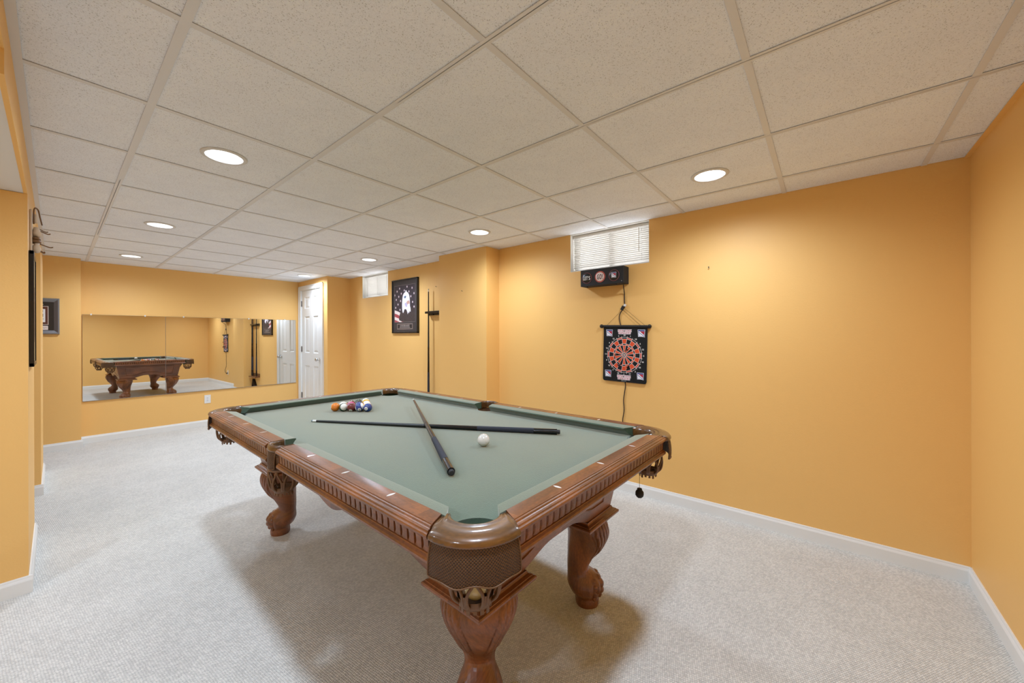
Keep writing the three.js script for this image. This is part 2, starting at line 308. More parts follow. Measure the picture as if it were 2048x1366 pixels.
// windows and their blinds
function windowUnit(n, z0, z1, label, blindLabel) {
  const g = structGroup('window_' + n, label), xg = XR + 0.092, t = 0.022;
  const jamb = clean([span(XR + 0.0005, XR + 0.138, SILL, SILL + 0.003, z0, z1), span(XR + 0.0005, XR + 0.138, SILL + 0.003, CEIL - 0.001, z0, z0 + 0.002), span(XR + 0.0005, XR + 0.138, SILL + 0.003, CEIL - 0.001, z1 - 0.002, z1), span(XR + 0.0005, XR + 0.138, CEIL - 0.001, CEIL + 0.019, z0, z1)]);
  mesh('window_jamb', jamb, M.white, g);
  mesh('window_frame', clean([span(xg, xg + 0.03, SILL + 0.01, SILL + 0.01 + t, z0 + 0.008, z1 - 0.008), span(xg, xg + 0.03, CEIL - t, CEIL + 0.02, z0 + 0.008, z1 - 0.008), span(xg, xg + 0.03, SILL + 0.01, CEIL, z0 + 0.008, z0 + 0.008 + t), span(xg, xg + 0.03, SILL + 0.01, CEIL, z1 - 0.008 - t, z1 - 0.008), span(xg, xg + 0.03, SILL + 0.01, CEIL, (z0 + z1) / 2 - 0.014, (z0 + z1) / 2 + 0.014)]), M.vinyl, g);
  mesh('window_pane', span(xg + 0.012, xg + 0.016, SILL + 0.02, CEIL, z0 + 0.02, z1 - 0.02), M.glass, g);
  const L = z1 - z0 - 0.012, b = thing('window_blind', blindLabel, 'blind', [XR + 0.055, SILL + 0.004, (z0 + z1) / 2]);
  const top = CEIL - SILL - 0.006;
  part('headrail', rbox(0.026, 0.022, L, 0.002, 0, top - 0.012, 0), M.vinyl, b);
  part('bottom_rail', rbox(0.024, 0.014, L, 0.004, 0, 0.0085, 0), M.vinyl, b);
  const n_ = 17, pitch = (top - 0.046) / n_;
  const prof = []; for (let i = 0; i <= 6; i++) { const u = i / 6 - 0.5; prof.push([u * 0.0245, 0.0030 * (1 - 4 * u * u)]); }
  for (let i = 6; i >= 0; i--) { const u = i / 6 - 0.5; prof.push([u * 0.0245, 0.0030 * (1 - 4 * u * u) - 0.0005]); }
  const slat = sweep(prof, -L / 2, L / 2, 0.9); slat.rotateX(0.98); slat.rotateY(Math.PI / 2);
  for (let i = 0; i < n_; i++) mesh('slat', slat, M.slat, b).position.y = 0.024 + pitch * (i + 0.5);
  for (const u of [-0.4, 0, 0.4]) part('ladder_cord', bx(0.0012, top - 0.03, 0.0012, -0.0125, top / 2, u * L), M.vinyl, b);
  part('tilt_wand', clean([new THREE.CylinderGeometry(0.0028, 0.0028, 0.19, 8).translate(-0.016, top - 0.125, L * 0.37), new THREE.SphereGeometry(0.0045, 8, 6).translate(-0.016, top - 0.222, L * 0.37)]), M.trim, b);
  return b;
}
windowUnit(1, ...WIN[0], 'small high basement window above the black sign box', 'white slatted blind in the high window above the black sign box');
windowUnit(2, ...WIN[1], 'small high basement window beside the closet', 'white slatted blind in the high window between closet and eagle picture');

// door: shape plane in (-z, y) facing -x
{
  const g = structGroup('door_1', 'white six panel closet door');
  const X = 2.62;
  const cas = (z0, z1, y0, y1) => span(X - 0.017, X + 0.001, y0, y1, z0, z1);
  mesh('door_casing', clean([cas(-6.80, -6.725, 0, 2.10), cas(-5.985, -5.905, 0, 2.10), cas(-6.725, -5.985, 2.03, 2.10), span(X - 0.022, X - 0.016, 0, 2.10, -5.918, -5.905), span(X - 0.022, X - 0.016, 0, 2.10, -6.80, -6.787), span(X - 0.022, X - 0.016, 2.088, 2.10, -6.80, -5.905)]), M.white, g);
  mesh('door_jamb', clean([span(X, X + 0.11, 0, 2.035, -6.725, -6.713), span(X, X + 0.11, 0, 2.035, -5.997, -5.985), span(X, X + 0.11, 2.023, 2.035, -6.713, -5.997)]), M.white, g);
  const dz0 = -6.711, dz1 = -5.999, rows = [[1.725, 1.915], [1.005, 1.60], [0.25, 0.80]], cols = [[-6.605, -6.425], [-6.285, -6.105]];
  const s = poly([[-dz1, 0.012], [-dz0, 0.012], [-dz0, 2.021], [-dz1, 2.021]]);
  for (const [y0, y1] of rows) for (const [z0, z1] of cols) s.holes.push(rectPath(-z1, y0, -z0, y1));
  const slab = mesh('door_slab', boxUV(ext(s, 0.034)).applyMatrix4(new THREE.Matrix4().set(0, 0, 1, X + 0.004, 0, 1, 0, 0, -1, 0, 0, 0, 0, 0, 0, 1)), M.white, g);
  for (const [y0, y1] of rows) for (const [z0, z1] of cols) {
    const w = z1 - z0, h = y1 - y0, ring = (i, x) => [[x, y0 + i, z0 + i], [x, y0 + i, z1 - i], [x, y1 - i, z1 - i], [x, y1 - i, z0 + i]];
    mesh('door_panel', loft([ring(0, X + 0.03), ring(0, X + 0.006), ring(0.013, X + 0.015), ring(0.019, X + 0.015), ring(0.045, X + 0.008)], { crease: 0.2 }), M.white, slab);
  }
  mesh('door_handle', clean([lathe([[0.0001, 0], [0.03, 0], [0.031, 0.004], [0.024, 0.010], [0.011, 0.016], [0.0105, 0.034], [0.018, 0.038], [0.026, 0.046], [0.028, 0.056], [0.024, 0.066], [0.012, 0.071], [0.0001, 0.072]], 24).rotateZ(Math.PI / 2).translate(X + 0.004, 0.912, -6.055)]), M.metal, g);
  mesh('latch_plate', span(X - 0.001, X + 0.002, 0.885, 0.94, -5.999, -5.988), M.chromeDark, g);
  for (const y of [1.814, 1.063, 0.30]) mesh('hinge', clean([new THREE.CylinderGeometry(0.006, 0.006, 0.09, 10).translate(X - 0.004, y, -6.717), span(X + 0.0005, X + 0.006, y - 0.045, y + 0.045, -6.722, -6.70)]), M.chromeDark, g);
}

// ================================================================ POOL TABLE
const TH = -0.0155, TC = [1.2755, 0, -1.805];
const A = 0.568, B = 1.108, RAILY = 0.811, BED = 0.766;       // half width and length between cushion noses
const table = thing('pool_table', 'carved brown wooden pool table with green cloth and claw feet', 'pool table', TC, TH);
const toWorld = (x, y, z) => V(x, y, z).applyAxisAngle(V(0, 1, 0), TH).add(V(...TC));
const CP = [A - 0.023, B - 0.013];                            // corner pocket centre
const SP = A + 0.062;                                         // side pocket centre x
// bed
{
  const bw = A + 0.030, bl = B + 0.030, r = 0.070, pts = [];
  const arc4 = (cx, cz, R_, a0, a1, n = 14) => { for (let i = 0; i <= n; i++) { const a = a0 + (a1 - a0) * i / n; pts.push([cx + R_ * Math.cos(a), cz + R_ * Math.sin(a)]); } };
  const arc = (cx, cz, a0, a1, n = 14) => { for (let i = 0; i <= n; i++) { const a = a0 + (a1 - a0) * i / n; pts.push([cx + r * Math.cos(a), cz + r * Math.sin(a)]); } };
  const off = 0.036 * Math.SQRT1_2, rc = 0.082, dx = bw - CP[0] - off, dz = bl - CP[1] - off, as = Math.acos((SP - bw) / r);
  for (const q of [0, 1, 2, 3]) {
    const sx = q === 0 || q === 3 ? 1 : -1, sz = q < 2 ? 1 : -1;
    
    // concave arc round the corner pocket, passing on the table side
    const first = Math.atan2(sz * -Math.sqrt(rc * rc - dx * dx), sx * dx), last = Math.atan2(sz * dz, sx * -Math.sqrt(rc * rc - dz * dz)), mid = Math.atan2(-sz, -sx);
    const un = (a, ref) => { while (a - ref > Math.PI) a -= 2 * Math.PI; while (a - ref < -Math.PI) a += 2 * Math.PI; return a; };
    const f = un(first, mid), l = un(last, mid);
    const c = [sx * (CP[0] + off), sz * (CP[1] + off), rc];
    if (q === 0 || q === 2) { arc4(...c, f, l); } else { arc4(...c, l, f); }
    if (q === 1) arc(-SP, 0, Math.PI / 2 - (Math.PI / 2 - as), -as); // left side pocket
    if (q === 3) arc(SP, 0, Math.PI + as, Math.PI - as);
  }
  const g = boxUV(ext(poly(pts), 0.024).rotateX(Math.PI / 2).translate(0, BED, 0));
  part('bed', g, M.cloth, table, 'grey green cloth bed');
  part('bed_frame', clean([span(-0.47, 0.47, 0.66, BED - 0.026, -1.03, 1.03), span(-0.56, 0.56, 0.715, BED - 0.0245, -1.0, -0.1), span(-0.56, 0.56, 0.715, BED - 0.0245, 0.1, 1.0)]), M.blackMat, table);
}
// rails: each in its own frame, x along the rail, z outwards from the cushion nose
const railProf = [[0.0515, 0.770], [0.0515, 0.8112], [0.0975, 0.8112], [0.1000, 0.8105], [0.1012, 0.8078], [0.1026, 0.8078], [0.1036, 0.8106], [0.1060, 0.8110], [0.1085, 0.8100], [0.1095, 0.8080], [0.1110, 0.8062], [0.1135, 0.8048], [0.1150, 0.8048], [0.1162, 0.8062], [0.1186, 0.8062], [0.1206, 0.8048], [0.1214, 0.8026], [0.1222, 0.8012], [0.1240, 0.8008], [0.1268, 0.7990], [0.1284, 0.7956], [0.1280, 0.7915], [0.1262, 0.7880], [0.1235, 0.7862], [0.1150, 0.7862], [0.0990, 0.7850], [0.0990, 0.7480], [0.1140, 0.7470], [0.1165, 0.7462], [0.1175, 0.7440], [0.1190, 0.7428], [0.1230, 0.7400], [0.1255, 0.7350], [0.1250, 0.7300], [0.1228, 0.7262], [0.1190, 0.7242], [0.0700, 0.7242], [0.0700, 0.770]];
function frieze(x0, x1) {                                      // carved gouges between the mouldings
  const n = Math.max(1, Math.round((x1 - x0) / 0.0309)), p = (x1 - x0) / n, NU = 12, NV = 8, pos = [], idx = [], uv = [];
  const us = [0, 0.04, 0.08, 0.14, 0.2, 0.26, 0.32, 0.38, 0.5, 0.65, 0.8, 0.93, 1];
  const row = NV + 1; let col = 0;
  for (let k = 0; k < n; k++) for (let i = 0; i <= NU; i++) {
    for (let j = 0; j <= NV; j++) {
      const v = j / NV * 2 - 1, u = us[i], y = 0.7665 + v * 0.0183, face = 0.1165 - 0.0024 * (1 - (v + 1) / 2) ;
      const w = 0.32 * Math.pow(Math.max(0, 1 - v * v * 1.02), 0.7); let d = 0;
      const c = 0.04;
      if (u > c && u < c + w) { const t = (u - c) / w; d = 0.0125 * Math.pow(Math.max(0, 1 - v * v * 1.02), 0.4) * (t < 0.35 ? Math.pow(t / 0.35, 0.7) : 1 - (t - 0.35) / 0.65); }
      pos.push(x0 + (k + u) * p, y, face + 0.0012 * Math.sin(Math.PI * Math.max(0, (u - 0.3) / 0.7)) - d); uv.push(x0 + (k + u) * p, y);
    }
    if (i) { const a = (col - 1) * row, b = col * row; for (let j = 0; j < NV; j++) idx.push(a + j, b + j, a + j + 1, b + j, b + j + 1, a + j + 1); }
    col++;
  }
  return geoFrom(pos, idx, uv, 0.5);
}
const sightGeo = (() => { const s = new THREE.Shape(); s.moveTo(0, -0.0155); s.quadraticCurveTo(0.0100, 0, 0, 0.0155); s.quadraticCurveTo(-0.0100, 0, 0, -0.0155); return ext(s, 0.001).rotateX(Math.PI / 2); })();
function rail(x0, x1, place, sights, label, cx0, cx1) {
  const r = part('rail', sweep(railProf, x0, x1, 0.35), M.wood, table, label); place(r);
  const f0 = typeof x0 === 'function' ? x0(0.115) : x0, f1 = typeof x1 === 'function' ? x1(0.115) : x1;
  part('carved_frieze', frieze(f0 + 0.002, f1 - 0.002), M.wood, r);
  for (const s of sights) { const m = part('sight', sightGeo, M.pearl, r); m.position.set(s, RAILY + 0.0006, 0.0705); }
  const cp = [[0.0515, 0.8105], [0.012, 0.8062], [0.0035, 0.8045], [0, 0.8015], [0.0015, 0.7975], [0.006, 0.794], [0.026, 0.7675], [0.0515, 0.7665]];
  const c = part('cushion', sweep(cp, (d) => cx0(d), (d) => cx1(d), 0.5), M.cloth, table, 'green cloth cushion'); place(c);
}
const CC = 0.052;                                             // corner cut at the seam
const kN = d => A - 0.096 + Math.min(1, d / 0.05) * 0.048, kL = d => B - 0.096 + Math.min(1, d / 0.05) * 0.048, kS = d => 0.068 - Math.min(1, d / 0.05) * 0.016;
const endS = d => A - 0.073 + Math.max(0, Math.min(0.128, d) - 0.0515) * 0.5, endL = d => B - 0.063 + Math.max(0, Math.min(0.128, d) - 0.0515) * 0.5;
rail(d => -endS(d), endS, o => o.position.set(0, 0, B), [-0.2794, 0, 0.2794], null, d => -kN(d), d => kN(d));
rail(d => -endS(d), endS, o => { o.position.set(0, 0, -B); o.rotation.y = Math.PI; }, [-0.2794, 0, 0.2794], null, d => -kN(d), d => kN(d));
for (const sx of [1, -1]) for (const sz of [1, -1]) {
  // frame turned so that z points out over the long side; its x runs along -z (right side) or +z (left side)
  const dir = sx > 0 ? -sz : sz, a = 0.064;
  const lo = dir > 0 ? () => a : d => -endL(d), hi = dir > 0 ? endL : () => -a;
  const c0 = dir > 0 ? kS : d => -kL(d), c1 = dir > 0 ? kL : d => -kS(d);
  rail(lo, hi, o => { o.position.set(sx * A, 0, 0); o.rotation.y = sx * Math.PI / 2; }, [0.2794, 0.5588, 0.8382].map(s => s * dir), null, c0, c1);
}
// pocket castings, shields and nets. Frame: z points outwards from the pocket centre
function ringCasting(ri, roF, half, ytop, n = 40, flush = 9) {   // beyond the angle flush the casting meets the rail: square outer edge
  const rings = [];
  for (let i = 0; i <= n; i++) {
    const f = (i / n * 2 - 1) * half, ro = roF(f), s = Math.sin(f), c = Math.cos(f), w = ro - ri, q = Math.min(1, w / 0.06);
    const pr = [[ri + 0.002, 0.770], [ri, ytop - 0.016], [ri + 0.003 * q, ytop - 0.007], [ri + 0.010 * q, ytop - 0.0015], [ri + 0.018 * q, ytop], [ri + 0.024 * q, ytop - 0.002], [ri + 0.030 * q, ytop - 0.0005], [ri + w * 0.62, ytop + 0.0005], [ri + w * 0.80, ytop - 0.002], [ri + w * 0.92, ytop - 0.006], [ro - 0.0012 * q, ytop - 0.0125], [ro, ytop - 0.0185], [ro - 0.002 * q, ytop - 0.023], [ro - 0.008 * q, ytop - 0.025], [ri + w * 0.5, ytop - 0.026], [ri + 0.004, 0.770]];
    const k = Math.min(1, Math.max(0, (Math.abs(f) - flush) / 0.08));
    if (k) for (const [i2, y2] of [[9, ytop], [10, ytop - 0.0005], [11, ytop - 0.002]]) { pr[i2][1] += (y2 - pr[i2][1]) * k; pr[i2][0] += (ro - (11 - i2) * 0.0015 - pr[i2][0]) * k; }
    const sink = flush < 5 ? 0.0045 * Math.min(1, Math.max(0, (Math.abs(f) - 1.1) / 0.3)) : 0;
    rings.push(pr.map(([r, y]) => [r * s, y > 0.78 ? y - sink : y, r * c]));
  }
  return fixOut(loft(rings, { crease: 0.7, uvs: (i, j, p, s) => [i * 0.006, s] }));
}
function shield(r0, r1, half0, half1, y0, y1f, n = 28, m = 10) {
  const th = 0.005, front = [], back = [];
  const P = (f, t, dr) => { const yb = y1f(f), y = y0 + (yb - y0) * t, h = half0 + (half1 - half0) * t, a = f * h, r = r0 + (r1 - r0) * t + 0.004 * Math.sin(Math.PI * t) + dr; return [r * Math.sin(a), y, r * Math.cos(a)]; };
  const pos = [], idx = [], uv = [];
  for (const dr of [0, -th]) for (let j = 0; j <= m; j++) for (let i = 0; i <= n; i++) { const f = i / n * 2 - 1; pos.push(...P(f, j / m, dr)); uv.push(f * half0 * r0, (1 - j / m) * 0.09); }
  const c = n + 1, o = c * (m + 1);
  for (let j = 0; j < m; j++) for (let i = 0; i < n; i++) { const a = j * c + i, b = a + c; idx.push(a, b, a + 1, a + 1, b, b + 1, o + a, o + a + 1, o + b, o + a + 1, o + b + 1, o + b); }
  for (let i = 0; i < n; i++) { const a = m * c + i; idx.push(a, o + a, a + 1, a + 1, o + a, o + a + 1); idx.push(i, i + 1, o + i, i + 1, o + i + 1, o + i); }
  for (let j = 0; j < m; j++) { const a = j * c, b = a + c; idx.push(a, o + a, b, b, o + a, o + b); const d = a + n, e = b + n; idx.push(d, e, o + d, e, o + e, o + d); }
  const rim = [], pts = [];
  for (let j = 0; j <= 4; j++) pts.push(V(...P(-1, 0.03 + 0.94 * j / 4, 0.0005)));
  for (let i = 1; i < 16; i++) pts.push(V(...P(i / 8 - 1, 0.985, 0.0005)));
  for (let j = 4; j >= 0; j--) pts.push(V(...P(1, 0.03 + 0.94 * j / 4, 0.0005)));
  return [fixOut(geoFrom(pos, idx, uv, 0.8)), tube(pts, 0.0020, 90, 6, 0.3)];
}
function netGeo(r, y1, y0, n = 8) {
  const gs = [], flat = (pts, w) => { const g = tube(pts, 0.0042 * w, 14, 6); return g; };
  const P = (a, rr, y) => V(rr * Math.sin(a), y, rr * Math.cos(a));
  const h = y1 - y0;
  for (let k = 0; k < n; k++) {
    const a = (k + 0.5) / n * 2 * Math.PI, d = Math.PI / n;
    for (const s of [-1, 1]) gs.push(flat([P(a + s * d, r, y1), P(a + s * d * 0.8, r * 1.02, y1 - h * 0.2), P(a + s * d * 0.28, r * 1.0, y1 - h * 0.48), P(a + s * d * 0.2, r * 0.9, y1 - h * 0.8), P(a + s * d * 0.26, r * 0.66, y0 + h * 0.02)], 1));
    gs.push(flat([P(a, r * 0.98, y1 - h * 0.5), P(a, r * 0.86, y1 - h * 0.82), P(a, r * 0.6, y0)], 1.3));
  }
  gs.push(new THREE.TorusGeometry(r, 0.005, 8, 36).rotateX(Math.PI / 2).translate(0, y1, 0));
  gs.push(lathe([[r * 0.7, y0 + h * 0.16], [r * 0.72, y0 + h * 0.02], [r * 0.62, y0 - h * 0.10], [r * 0.45, y0 - h * 0.14], [0.0001, y0 - h * 0.14], [0.0001, y0 - h * 0.08], [r * 0.58, y0 - h * 0.02], [r * 0.64, y0 + h * 0.1]], 24));
  for (let k = 0; k < 14; k++) { const a = k / 14 * 2 * Math.PI; gs.push(new THREE.BoxGeometry(0.009, 0.012 + 0.006 * ((k * 7) % 3), 0.003).translate(0, y0 - h * 0.12, r * 0.60).rotateY(a)); }
  return clean(gs);
}
{
  const inner = 0.064, outer = 0.1505;
  const roF = f => { const al = Math.abs(f) - Math.PI / 4, k = 0.4967 * Math.cos(al) + Math.sin(al); return k <= 0 ? outer : Math.min(outer, 0.0845 / k - 0.002); };
  const cast = ringCasting(inner, roF, 1.50, 0.8105, 64, 0.87);
  const [sg, rim] = shield(0.1445, 0.1505, 0.80, 0.83, 0.790, f => 0.703 + 0.006 * Math.cos(f * Math.PI * 2.6) * (1 - f * f) - 0.006 * (1 - Math.abs(f)));
  const net = netGeo(0.066, 0.702, 0.612);
  const liner = lathe([[0.0805, 0.7655], [0.077, 0.735], [0.064, 0.70], [0.068, 0.70], [0.081, 0.735], [0.0835, 0.7655], [0.0805, 0.7655]], 40);
  const pc = (p, x, z, t) => { p.position.set(x, 0, z); p.rotation.y = t; return p; };
  for (const sx of [1, -1]) for (const sz of [1, -1]) {
    const x = sx * CP[0], z = sz * CP[1], t = Math.atan2(sx, sz);
    pc(part('pocket_casting', cast, M.casting, table, 'glossy rounded corner casting'), x, z, t);
    const s = pc(part('pocket_shield', sg, M.leather, table, 'woven brown leather corner shield'), x, z, t);
    part('shield_rim', rim, M.strap, s);
    pc(part('pocket_liner', liner, M.cloth, table), x + Math.sin(t) * 0.036, z + Math.cos(t) * 0.036, t);
    pc(part('pocket_net', net, M.strap, table, 'laced brown leather corner net'), x + Math.sin(t) * 0.05, z + Math.cos(t) * 0.05, t);
  }
  const sOut = 0.072, roS = f => { const a = Math.abs(f); return a < 0.8 ? sOut / Math.max(0.75, Math.cos(a * 0.55)) : 0.052 + 0.010 + (sOut / Math.cos(0.44) - 0.062) * Math.pow(Math.max(0, 1 - (a - 0.8) / 0.9), 2); };
  const castS = ringCasting(0.050, roS, 1.7, 0.8125);
  const [sgS, rimS] = shield(0.069, 0.071, 0.62, 0.55, 0.788, f => 0.712 - 0.003 * Math.cos(f * 3));
  const netS = netGeo(0.058, 0.706, 0.612), linS = lathe([[0.0645, 0.7655], [0.0525, 0.70], [0.057, 0.70], [0.0705, 0.7655], [0.0645, 0.7655]], 30);
  for (const sx of [1, -1]) {
    const t = sx * Math.PI / 2, x = sx * SP;
    pc(part('pocket_casting', castS, M.casting, table, 'glossy side pocket casting'), x, 0, t);
    const s = pc(part('pocket_shield', sgS, M.leather, table, 'narrow leather side shield'), x, 0, t);
    part('shield_rim', rimS, M.strap, s);
    pc(part('pocket_liner', linS, M.strap, table), x, 0, t);
    pc(part('pocket_net', netS, M.strap, table, 'laced leather side net'), x + sx * 0.012, 0, t);
  }
}
// cabinet sides: tapered boards with an arched foot and a recessed panel
{
  const y0 = 0.452, y1 = 0.728, hb = [0.44, 1.00], spread = 0.05, tilt = Math.atan2(spread, y1 - y0), len = Math.hypot(spread, y1 - y0);
  const side = (half, arch) => {                              // shape in (u, v), v along the sloping board
    const low = arch(half), s = poly([...low, [half + spread, len], [-half - spread, len]]);
    const inset = arch(half - 0.085).map(([u, v]) => [u, v + 0.05]), hi = len - 0.03, k = (half - 0.085 + 0.03);
    const hole = [...inset, [k, hi], [-k, hi]];
    s.holes.push(new THREE.Path(hole.map(p => new THREE.Vector2(p[0], p[1]))));
    const frame = ext(s, 0.02);
    const cu = 0, cv = 0.18, sc = (g, f) => hole.map(([u, v]) => [u * (1 - f / k), v + (v < cv ? f : -f)]);
    const ring = (f, d) => sc(0, f).map(([u, v]) => [u, v, d]);
    const panel = loft([ring(0, 0.004), ring(0, 0.0205), ring(0.004, 0.0225), ring(0.007, 0.0225), ring(0.010, 0.0175), ring(0.013, 0.0165), ring(0.016, 0.0165), ring(0.019, 0.0195), ring(0.024, 0.0200)], { caps: false, crease: 0.35 });
    const field = ext(poly(sc(0, 0.023)), 0.02);
    return [boxUV(frame), boxUV(clean([panel.toNonIndexed ? panel : panel, field]))];
  };
  const smooth = t => t * t * (3 - 2 * t);
  const archS = h => { const p = []; for (let i = 0; i <= 32; i++) { const u = -h + 2 * h * i / 32, a = Math.abs(u); p.push([u, 0.054 * smooth(Math.min(1, Math.max(0, (0.265 - a) / 0.20)))]); } return p; };
  const archL = h => { const p = []; for (let i = 0; i <= 64; i++) { const u = -h + 2 * h * i / 64, a = Math.abs(u); let v = 0.054 * smooth(Math.min(1, Math.max(0, (0.80 - a) / 0.26))); if (a < 0.22) v = 0.054 * Math.min(1, smooth(a / 0.22) * 0.96 + 0.06); p.push([u, v]); } return p; };
  for (const [half, arch, off, turns] of [[hb[0], archS, hb[1], [0, Math.PI]], [hb[1], archL, hb[0], [Math.PI / 2, -Math.PI / 2]]]) {
    const [f, p] = side(half, arch);
    for (const t of turns) {
      const m4 = new THREE.Matrix4().makeRotationY(t).multiply(new THREE.Matrix4().makeTranslation(0, y0, off)).multiply(new THREE.Matrix4().makeRotationX(tilt)).multiply(new THREE.Matrix4().makeTranslation(0, 0, -0.02));
      const b = part('cabinet_side', f, M.wood, table); b.applyMatrix4(m4);
      part('inset_panel', p, M.wood, b);
    }
  }
}
// legs: claw feet turned outwards, under square moulded plinths
{
  const T = [[0.424, -0.004, 0.168, 0.119], [0.395, -0.006, 0.179, 0.124], [0.365, -0.003, 0.184, 0.117], [0.335, 0, 0.180, 0.105], [0.30, 0, 0.168, 0.087], [0.27, -0.002, 0.152, 0.075], [0.24, -0.0025, 0.124, 0.066], [0.21, -0.004, 0.105, 0.059], [0.185, -0.0045, 0.092, 0.054], [0.170, -0.0045, 0.0955, 0.0525], [0.155, -0.004, 0.114, 0.053], [0.138, -0.004, 0.136, 0.060], [0.119, -0.0038, 0.154, 0.070], [0.100, -0.0035, 0.159, 0.075], [0.08, 0.004, 0.153, 0.075], [0.063, 0.0136, 0.147, 0.068], [0.05, 0.029, 0.140, 0.058], [0.036, 0.036, 0.137, 0.051], [0.030, 0.034, 0.142, 0.054], [0.010, 0.034, 0.142, 0.054], [0, 0.036, 0.140, 0.052]];
  const at = y => { let i = 0; while (i < T.length - 2 && T[i + 1][0] > y) i++; const a = T[i], b = T[i + 1], t = (a[0] - y) / (a[0] - b[0]), s = [1, 2, 3].map(k => { const p = T[Math.max(0, i - 1)], q = T[Math.min(T.length - 1, i + 2)], m0 = (b[k] - p[k]) / (b[0] - p[0]) * (b[0] - a[0]), m1 = (q[k] - a[k]) / (q[0] - a[0]) * (b[0] - a[0]), t2 = t * t, t3 = t2 * t; return (2 * t3 - 3 * t2 + 1) * a[k] + (t3 - 2 * t2 + t) * m0 + (-2 * t3 + 3 * t2) * b[k] + (t3 - t2) * m1; }); return s; };
  const NA = 280, NY = 120, rings = [];
  for (let i = 0; i <= NY; i++) {
    const y = 0.424 * (1 - i / NY), [bk, fr, hw] = at(y), cz = (bk + fr) / 2, hd = (fr - bk) / 2, ring = [];
    for (let j = 0; j < NA; j++) {
      const a = Math.PI + j / NA * 2 * Math.PI, c = Math.cos(a), s = Math.sin(a), e = 2 / 2.25;
      let x = hw * Math.sign(s) * Math.pow(Math.abs(s), e), z = hd * Math.sign(c) * Math.pow(Math.abs(c), e), d = 0;
      const deg = Math.abs(Math.atan2(s, c)) * 180 / Math.PI;
      // acanthus carving on the knee: a smooth tongue in front, fluted leaves on both flanks
      if (y > 0.19) {
        const k = (y - 0.19) / 0.234, tongue = 8 + 26 * Math.pow(k, 0.8), edge = 44 + 44 * Math.min(1, k * 1.3);
        const fade = Math.min(1, k * 3.5);
        if (deg > tongue && deg < edge) { const q = (deg - tongue) / (edge - tongue), lines = 5, on = Math.min(1, Math.max(0, (y - 0.205 - 0.11 * q * q) / 0.008)); d += 0.0055 * fade * on; d -= 0.0068 * fade * (0.35 + 0.65 * on) * Math.pow(Math.abs(Math.cos(q * lines * Math.PI)), 7); }
        else if (deg <= tongue) { d += 0.001; if (tongue - deg < 5) d -= 0.006 * fade; }
        if (deg >= edge && deg < edge + 7) d -= 0.005 * fade;
      }
      // toes: furrows between four claws
      if (y < 0.15 && y > 0.034 && deg < 105) { const f = Math.sin(Math.PI * (0.15 - y) / 0.116); d += 0.006 * f * Math.cos(2 * Math.PI * (deg - 19) / 35.5) * Math.min(1, (105 - deg) / 30); }
      const r = Math.hypot(x, z) || 1;
      ring.push([x * (1 + d / r), y, cz + z * (1 + d / r)]);
    }
    rings.push(ring);
  }
  const body = loft(rings, { crease: 0.9, uvs: (i, j, p, s) => [p[1], s] });
  const toes = [];
  for (const [a, l] of [[-0.95, 0.9], [-0.33, 1], [0.33, 1], [0.95, 0.9]]) {
    const P = (r, y) => V(Math.sin(a) * r * 0.92, y, 0.072 + Math.cos(a) * r);
    for (const [r, y, w, h] of [[0.060 * l, 0.122, 0.019, 0.021], [0.073 * l, 0.101, 0.022, 0.021], [0.073 * l, 0.074, 0.0195, 0.020]]) { const g = new THREE.SphereGeometry(1, 18, 14).scale(w, h, 0.022); g.rotateY(a); const p = P(r, y); toes.push(g.translate(p.x, p.y, p.z)); }
    const c = new THREE.SphereGeometry(1, 10, 8).scale(0.010, 0.017, 0.012); const p = P(0.074 * l, 0.050); toes.push(c.translate(p.x, p.y, p.z));
  }
  const leaf = [];                                           // scrolls at the top corners of the knee
  for (const s of [-1, 1]) for (const [r, y, q] of [[0.013, 0.392, 0.100], [0.010, 0.366, 0.104], [0.008, 0.345, 0.100]]) leaf.push(new THREE.TorusGeometry(r * 0.75, r * 0.42, 8, 16).rotateY(s * 1.15).translate(s * q, y, 0.118));
  const plateRings = [[0.1255, 0.418], [0.1325, 0.4195], [0.1385, 0.4225], [0.1412, 0.4275], [0.1412, 0.4330], [0.1385, 0.4370], [0.1340, 0.4385], [0.1320, 0.4400], [0.1312, 0.4425], [0.1250, 0.4445], [0.1195, 0.4475], [0.1165, 0.4520], [0.1160, 0.4560]].map(([r, y]) => [[-r, y, -r], [r, y, -r], [r, y, r], [-r, y, r]]);
  const plate = boxUV(loft(plateRings, { crease: 0.35 }));
  for (const sx of [1, -1]) for (const sz of [1, -1]) {
    const leg = part('leg', body, M.wood, table); leg.position.set(sx * 0.297, 0, sz * 0.857); leg.rotation.y = Math.atan2(sx, sz);
    part('toe_claw', clean(toes), M.wood, leg); part('knee_scroll', clean(leaf), M.wood, leg);
    const p = part('leg_plinth', plate, M.wood, table); p.position.set(sx * 0.330, 0, sz * 0.890);
    // reinforcing block between plinth and cabinet
    part('corner_block', bx(0.19, 0.20, 0.19, sx * 0.330, 0.55, sz * 0.885), M.woodDark, table);
  }
}

